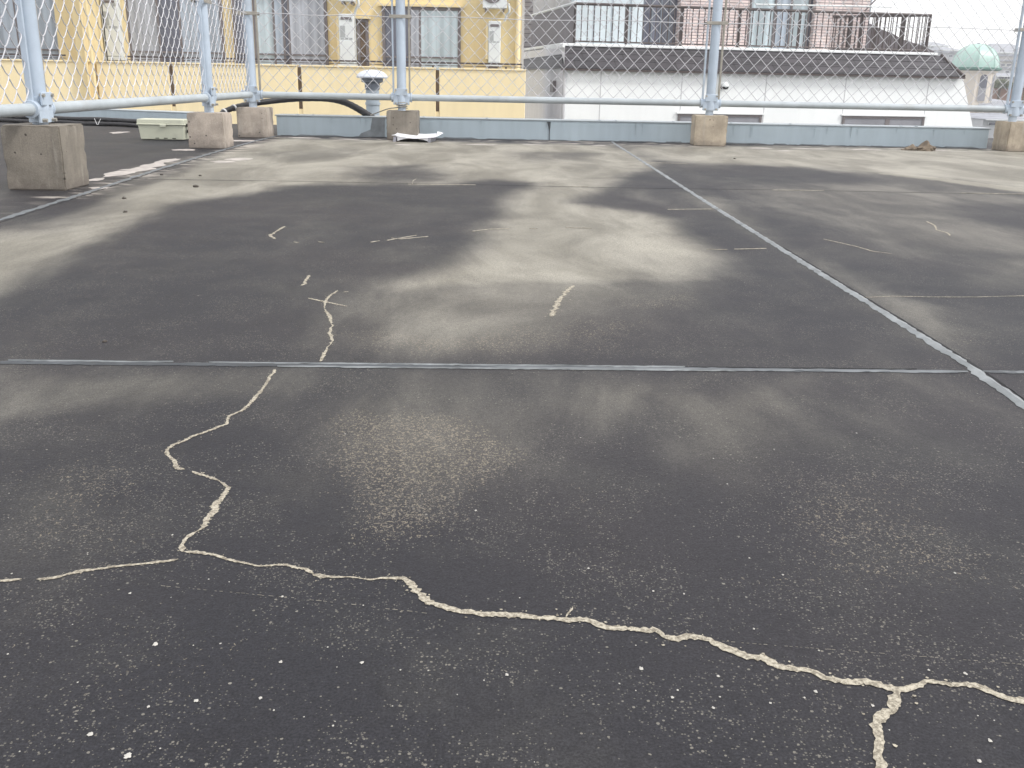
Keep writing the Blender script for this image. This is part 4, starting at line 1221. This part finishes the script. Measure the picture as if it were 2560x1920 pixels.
# upper storey set back behind the railing
def up_box(u0, u1, name, mat, out=-back, y1=back+0.3, z0=None, z1=4.2, par=None, v=60, bev=0.0):
    s0 = wp(u0, v, out)[0]; s1 = wp(u1, v, out)[0]
    return MB().box((s0, -out, dz+0.058 if z0 is None else z0), (s1, y1, z1)).build(name, M[mat], par or wb, bevel=bev)
up_box(1434, 1606, 'upper_wall', 'siding')
up_box(1362, 1446, 'upper_wall', 'siding', out=-6.2, y1=6.6)
up_box(1697, 1870, 'upper_wall', 'brick', out=-back+0.12)
up_box(2036, 2172, 'upper_wall', 'brick', out=-back+0.12, y1=depth-0.5)
s0 = wp(1434, 60, -back)[0]; s1 = wp(2036, 60, -back)[0]
MB().box((s0, back+0.303, dz+0.058), (s1, depth-0.5, 4.2)).build('upper_core', M['white_grey'], wb)
MB().box((s0-0.3, back-0.7, 4.203), (wp(2190, 60, -back)[0], depth, 4.4)).build('upper_roof', M['far_roof'], wb)
# panelled door
ld = up_box(1606, 1697, 'balcony_door', 'dark_glass', out=-back-0.06, z1=3.2)
for u in (1608, 1630, 1652, 1674, 1694):
    up_box(u-2, u+2, 'glazing_bar', 'vent_dark', out=-back-0.03, y1=back+0.058, z1=3.2, par=ld)
# sliding doors with curtains
for u0, u1, mt in ((1872, 1932, 'pale_glass'), (1934, 1972, 'curtain'), (1974, 2016, 'pale_glass'), (2018, 2034, 'dark_glass')):
    pn_ = up_box(u0, u1, 'sliding_door', mt, out=-back-0.06, z1=3.2)
    up_box(u0, u0+4, 'stile', 'frame', out=-back-0.02, y1=back+0.055, z1=3.2, par=pn_)
for u in (1485, 1530, 1575):       # siding battens
    up_box(u, u+2, 'batten', 'vent_pipe', out=-back+0.02, y1=back-0.003, z1=4.1)
# laundry poles
pz_ = wp(2000, 13, OUT+0.1)
a = wp(1890, 11, OUT+0.05); b = wp(2228, 16, OUT+0.05)
pole = MB().tube([(a[0], yr-0.05, a[1]), (b[0], yr-0.05, b[1]-0.01)], 0.016, 8).build('laundry_pole', M['heater'], origin=None)
pole.parent = None
pole.matrix_world = Matrix.Translation((P0.x, P0.y, 0)) @ Matrix.Rotation(FR, 4, 'Z')
tag(pole, 'long white laundry pole hung above the balcony railing', 'pole')
a = wp(2192, -40, OUT+0.05); b = wp(2186, 130, OUT)
MB().tube([(a[0], yr+0.09, dz+0.06), (a[0], yr+0.09, 4.1)], 0.014, 8).build('pole_stand', M['vent_pipe'], wb)
c1 = wp(2165, 27, OUT); c2 = wp(2196, -4, OUT)
MB().tube([(c1[0], yr+0.05, c1[1]), (c2[0], yr+0.07, c2[1])], 0.016, 8).build('pole_bracket', M['frame'], wb)
# left oblique side: grey white wall, brown balcony end, brick return
LW = ony(1311, 200, 25.5)
Rm = Matrix.Rotation(-FR, 4, 'Z')
def tolocal(p): return Rm @ (Vector((p.x, p.y, 0))-Vector((P0.x, P0.y, 0)))
l1 = tolocal(LW)
z_s = zt_-0.02
MB().hexa([(l1.x, l1.y, -11), (-0.002, 0.0, -11), (-0.002, depth, -11), (l1.x, l1.y+1, -11), (l1.x, l1.y, z_s), (-0.002, 0.0, z_s), (-0.002, depth, z_s), (l1.x, l1.y+1, z_s)]).build('side_wall', M['side'], wb)
dirv = (Vector((0, 0, 0))-l1); dirv.z = 0; dn = dirv.normalized(); nn_ = Vector((dn.y, -dn.x, 0))
def side_box(f0, f1, z0, z1, o0, o1, name, mat, par=None):
    a = l1+dirv*f0; b = l1+dirv*f1
    a.z = b.z = 0
    q = [a+nn_*o1, b+nn_*o1, b+nn_*o0, a+nn_*o0]
    return MB().hexa([p+zz*z0 for p in q]+[p+zz*z1 for p in q]).build(name, M[mat], par or wb)
zband = zE+0.02
side_box(0.0, 1.0, zband, zband+0.05, 0.001, 0.03, 'band', 'frame')
side_box(0, 1.0, z_s-0.02, z_s+0.05, 0.001, 0.05, 'coping', 'white')
for f0, f1 in ((0.10, 0.17), (0.42, 0.56), (0.77, 0.90)):
    zz1 = CAM_H-0.74
    w__ = side_box(f0, f1, zz1-0.9, zz1, 0.001, 0.02, 'small_window', 'frame')
    side_box(f0+0.02, f1-0.015, zz1-0.86, zz1-0.04, 0.021, 0.026, 'pane', 'dark_glass', w__)
fx = side_box(0.80, 0.87, CAM_H-0.25, CAM_H-0.02, 0.001, 0.09, 'outside_lamp', 'frame')
MB().tube([(-0.004, -0.03, -11), (-0.004, -0.03, zE)], 0.035, 10).build('downpipe', M['white_grey'], wb)
side_box(0.0, 0.10, -11, z_s-0.025, 0.002, 0.02, 'wall_strip', 'panel')
# brown balcony end panel
pa_ = tolocal(ony(1329, 100, 25.0)); pb_ = Vector((rl[0], yr, 0))
q = [pa_, pb_, pb_+Vector((0.0, 0.05, 0)), pa_+Vector((0, 0.05, 0))]
MB().hexa([Vector((p.x, p.y, dz+0.0)) for p in q]+[Vector((p.x, p.y, zr1)) for p in q]).build('balcony_end_panel', M['panel'], wb)
MB().tube([(pa_.x, pa_.y, zr1+0.02), (pb_.x, pb_.y, zr1+0.02)], 0.028, 8).build('handrail', M['heater'], wb)
q0 = tolocal(ony(1290, 60, 27)); q1 = tolocal(ony(1364, 60, 27))
MB().box((q0.x, q0.y, -11), (q1.x, q0.y+2, 4.3)).build('rear_wall', M['greybrick'], wb)
# dome camera
s_, z_ = wp(1811, 215, 0.09)
t = empty('security_camera', (0, 0, 0)); 
pc = P0+E_*s_+N_*0.002
t.location = (pc.x, pc.y, z_); t.rotation_euler = (0, 0, FR); t['_local'] = 1
tag(t, 'small white dome security camera with dark lens on the white wall', 'camera')
MB().lathe([(0.06, 0), (0.06, 0.02), (0.035, 0.03)], (0, 0, 0), 20).build('mount', M['white_grey'], t, smooth=True).rotation_euler = (R(90), 0, 0)
bm = bmesh.new(); bmesh.ops.create_uvsphere(bm, u_segments=24, v_segments=16, radius=0.088)
def ball(name, mat, keep, sc=1.0):
    bm = bmesh.new(); bmesh.ops.create_uvsphere(bm, u_segments=28, v_segments=20, radius=0.088*sc)
    dl = [v for v in bm.verts if not keep(v.co)]
    bmesh.ops.delete(bm, geom=dl, context='VERTS')
    me_ = bpy.data.meshes.new(name); bm.to_mesh(me_); bm.free(); me_.materials.append(M[mat])
    for p_ in me_.polygons: p_.use_smooth = True
    o = bpy.data.objects.new(name, me_); o.parent = t; o.location = (0, -0.10, 0); col.objects.link(o); return o
ball('housing', 'heater', lambda c: True, 0.97)
ball('lens_cover', 'black', lambda c: c.z-0.3*c.y < 0.012 and c.z > -0.07 and c.y < 0.02, 1.0)
# ------------------------------------------------------------------ domed tower
TY = 60.0
tl_, tr_ = ony(2381, 168, TY), ony(2492, 173, TY)
cx = 0.5*(tl_.x+tr_.x); rad = 0.5*(tr_.x-tl_.x)
def tz(v): return ony(2436, v, TY-1).z
tw = empty('domed_tower', (cx, TY, -11)); tag(tw, 'cream octagonal tower with a green copper dome and arched windows', 'tower')
A0 = R(27.4)
MB().lathe([(rad*0.90, -11), (rad*0.90, tz(180))], (cx, TY, 0), 8, A0).build('wall', M['cream'], tw)
MB().lathe([(rad*0.97, tz(181)+0.002), (rad*0.99, tz(177)), (rad*0.95, tz(176))], (cx, TY, 0), 8, A0).build('cornice', M['cream'], tw)
MB().lathe([(rad*1.02, tz(176)+.003), (rad*1.12, tz(172.5)), (rad*1.12, tz(168.5)), (rad*0.99, tz(167.5))], (cx, TY, 0), 8, A0).build('gutter', M['dome_dark'], tw)
prof = []
h0, h1 = tz(168), tz(108)
for k in range(13):
    a = k/12*math.pi/2
    prof.append((max(0.02, rad*0.99*math.cos(a)**0.9), h0+(h1-h0)*math.sin(a)))
MB().lathe(prof, (cx, TY, 0), 8, A0).build('dome', M['dome'], tw)
for k in range(8):
    a = A0+k*math.pi/4
    pts = [(cx+r_*1.005*math.cos(a), TY+r_*1.005*math.sin(a), z) for r_, z in prof]
    MB().tube(pts, 0.022, 6).build('dome_rib', M['dome'], tw)
MB().lathe([(0.10, h1-0.02), (0.12, h1+0.02), (0.05, h1+0.06)], (cx, TY, 0), 10).build('finial', M['vent_dark'], tw)
# arched windows on facets facing the viewer
fr_r = rad*0.90*math.cos(math.pi/8)
for k in range(8):
    a = A0+math.pi/8+k*math.pi/4
    n3 = Vector((math.cos(a), math.sin(a), 0)); e3 = Vector((-n3.y, n3.x, 0))
    c3 = Vector((cx, TY, 0))+n3*(fr_r+0.004)
    zb, zs = tz(252), tz(196)
    def arch(wd, z0, z1, dep, name, mat, off_, par=None):
        pl_ = [c3+e3*wd+zz*z0+n3*off_]
        for i in range(13):
            b = math.pi*i/12
            pl_.append(c3+e3*(wd*math.cos(b))+zz*(z1+wd*math.sin(b))+n3*off_)
        pl_.append(c3-e3*wd+zz*z0+n3*off_)
        return MB().prism(pl_, n3*dep).build(name, M[mat], par or tw)
    wd = rad*0.175
    if n3.y > 0 or n3.x < -0.3:
        continue
    fr_ = arch(wd*1.15, zb-0.05, zs, 0.03, 'window', 'cream', 0)
    arch(wd, zb, zs, 0.01, 'pane', 'dark_glass', 0.031, fr_)
    q = c3+n3*0.042
    MB().hexa([q-e3*wd*.98+zz*zb, q+e3*wd*.98+zz*zb, q+e3*wd*.98+zz*zb+n3*.01, q-e3*wd*.98+zz*zb+n3*.01, q-e3*wd*.98+zz*tz(220), q+e3*wd*.98+zz*tz(220), q+e3*wd*.98+zz*tz(220)+n3*.01, q-e3*wd*.98+zz*tz(220)+n3*.01]).build('lower_panel', M['grey_pane'], fr_)
# ------------------------------------------------------------------ far houses
def house(u0, u1, vt, Y, wall, roofk, label, wins=(), slope=None, dp=8, zb=-11):
    a, b = ony(u0, vt, Y), ony(u1, vt, Y)
    z = 0.5*(a.z+b.z)
    t = empty('house', (0.5*(a.x+b.x), Y, zb)); tag(t, label, 'house', 'houses on the far hillside')
    k = Y/F_PX
    if roofk == 'flat':
        MB().box((a.x, Y, zb), (b.x, Y+dp, z)).build('wall', M[wall], t)
        MB().box((a.x-3*k, Y-0.3, z+.003), (b.x+3*k, Y+dp+0.3, z+4*k)).build('roof', M['far_roof'], t)
    else:
        rh = roofk*k
        MB().box((a.x, Y, zb), (b.x, Y+dp, z-rh)).build('wall', M[wall], t)
        xm = 0.5*(a.x+b.x) if slope is None else a.x+(b.x-a.x)*slope
        e = 4*k
        m = MB(); ins = (b.x-a.x)*0.22
        m.add([(a.x-e, Y-0.5, z-rh), (b.x+e, Y-0.5, z-rh), (b.x+e, Y+dp+.5, z-rh), (a.x-e, Y+dp+.5, z-rh), (a.x+ins, Y+dp/2, z), (b.x-ins, Y+dp/2, z)],
              [(0, 1, 5, 4), (1, 2, 5), (2, 3, 4, 5), (3, 0, 4), (0, 3, 2, 1)])
        m.build('roof', M['far_roof'], t)
        MB().box((a.x-e, Y-0.55, z-rh-2*k), (b.x+e, Y-0.4, z-rh-0.002)).build('eaves', M['heater'], t)
    for (wu0, wu1, wv0, wv1) in wins:
        p, q = ony(wu0, wv0, Y-0.02), ony(wu1, wv1, Y-0.02)
        fr_ = MB().box((p.x-1*k, Y-0.06, q.z-1*k), (q.x+1*k, Y-0.003, p.z+1*k)).build('window', M['heater'], t)
        MB().box((p.x, Y-0.10, q.z), (q.x, Y-0.063, p.z)).build('pane', M['dark_glass'], fr_)
    return t
house(2318, 2372, 103, 190, 'far_wall', 10, 'distant pale house with grey roof just right of the balcony corner', [(2328, 2334, 116, 120), (2345, 2352, 117, 121)])
house(2360, 2402, 115, 150, 'far_wall2', 9, 'distant house half hidden behind the left of the dome', [(2368, 2376, 128, 131)])
house(2340, 2396, 132, 110, 'far_wall', 'flat', 'flat roofed pale block between skirt roof and dome', [(2372, 2380, 138, 142)])
house(2484, 2580, 107, 170, 'far_wall', 22, 'distant house with a wide grey roof highest beside the right post', [(2500, 2502.5, 124, 130), (2507, 2510, 124, 127), (2533, 2536, 124, 127)])
house(2483, 2600, 141, 125, 'far_wall2', 'flat', 'pale flat block right of the dome with long cornice', [(2502, 2514, 159, 164), (2517, 2528, 159, 164)])
house(2490, 2600, 154, 122, 'far_wall2', 'flat', 'long low beige terrace level with the dome gutter', [(2502, 2511, 160, 165), (2517, 2529, 160, 165)])
house(2492, 2600, 172, 100, 'far_wall', 'flat', 'pale house with small dark window below the terrace', [(2514, 2521, 178, 182)])
house(2492, 2606, 182, 90, 'far_wall2', 8, 'house with grey roof and wide dark windows behind the bush', [(2492, 2508, 191, 197), (2512, 2516, 191, 197), (2520, 2532, 191, 197)])
# red brown walled shed with dark roof
house(2488, 2600, 219, 70, 'rust', 'flat', 'red brown walled shed below the bush beside the right post', [])
house(2466, 2600, 250, 58, 'far_wall2', 14, 'house with dark tiled roof seen through the fence at far right', [(2475, 2500, 283, 287)])
house(2460, 2700, 290, 50, 'far_wall', 9, 'low grey roofed building just above the parapet end', [(2472, 2500, 307, 313)])
# dark roof behind the balcony railing
a, b = ony(2150, 50, 44), ony(2290, 112, 44)
t = empty('house', (a.x, 44, -11)); tag(t, 'dark roofed house seen through the balcony railing', 'house', 'houses on the far hillside')
MB().prism([ony(2100, 140, 44), ony(2100, 52, 44), ony(2165, 54, 44), ony(2200, 72, 44), ony(2232, 84, 44), ony(2255, 98, 44), ony(2300, 112, 44), ony(2335, 128, 44), ony(2335, 140, 44)], (0, 6, 0)).build('roof', M['panel'], t)
x_ = ony(2335, 140, 44).x; z_ = ony(2200, 140, 44).z
MB().box((ony(2100, 140, 44).x, 44.2, -11), (x_-.3, 49.5, z_-0.3)).build('wall', M['far_wall'], t)
# bush
bc = ony(2520, 212, 66)
t = empty('bush', (bc.x, 67, -1)); tag(t, 'dull green bush above the red brown shed', 'bush')
m = MB(); rnd = random.Random(4)
for k in range(2600):
    a = rnd.uniform(0, 6.28); b = rnd.uniform(-0.5, 1); r_ = rnd.random()**0.4
    lump = 1+0.25*mn.noise(Vector((math.cos(a)*2, math.sin(a)*2, b*2)))
    p = bc+Vector((math.cos(a)*math.sqrt(max(0, 1-b*b))*r_*0.95*lump, 1+math.sin(a)*math.sqrt(max(0, 1-b*b))*r_*0.7, b*r_*0.42*lump-0.05))
    u_ = Vector((rnd.uniform(-1, 1), rnd.uniform(-1, 1), rnd.uniform(-1, 1))).normalized()*0.05
    w_ = u_.orthogonal().normalized()*0.035
    m.add([p-u_, p+w_, p+u_, p-w_], [(0, 1, 2, 3)])
m.build('crown', M['leaf'], t)
MB().tube([(bc.x, 67, -11), (bc.x, 67, bc.z)], 0.08, 8).build('trunk', M['bark'], t)

# ------------------------------------------------------------------ street and hill
MB().add([], [])
m = MB(); m.add([(-900, -900, -11.02), (900, -900, -11.02), (900, 900, -11.02), (-900, 900, -11.02)], [(0, 1, 2, 3)])
m.build('ground', M['street'])['kind'] = 'structure'
m = MB()
hv = []; hf = []
nx_, ny_ = 60, 24
for j in range(ny_+1):
    for i in range(nx_+1):
        x = -500+1100*i/nx_; y = 80+520*j/ny_
        s_ = max(0, min(1, (y-80)/160)); s_ = s_*s_*(3-2*s_)
        z = -11.3+s_*(13.5+4.0*mn.noise(Vector((x/80, y/80, 0))))
        hv.append((x, y, z))
for j in range(ny_):
    for i in range(nx_):
        a = j*(nx_+1)+i; hf.append((a, a+1, a+nx_+2, a+nx_+1))
m.add(hv, hf)
m.build('hill', M['hill'], smooth=True)['kind'] = 'structure'

# ------------------------------------------------------------------ air
hz = MB().box((-905, -905, -12.1), (905, 905, 9.5))
hm = bpy.data.materials.new('pale_air'); hm.use_nodes = True
hn = hm.node_tree
for nd in list(hn.nodes):
    if nd.type == 'BSDF_PRINCIPLED':
        hn.nodes.remove(nd)
pv = hn.nodes.new('ShaderNodeVolumePrincipled')
pv.inputs['Color'].default_value = (0.93, 0.95, 0.97, 1)
pv.inputs['Density'].default_value = 0.0025
hn.links.new(pv.outputs[0], [n_ for n_ in hn.nodes if n_.type == 'OUTPUT_MATERIAL'][0].inputs['Volume'])
ho = hz.build('haze', hm)
ho['kind'] = 'stuff'

for o in list(bpy.data.objects):
    if '_local' in o:
        del o['_local']
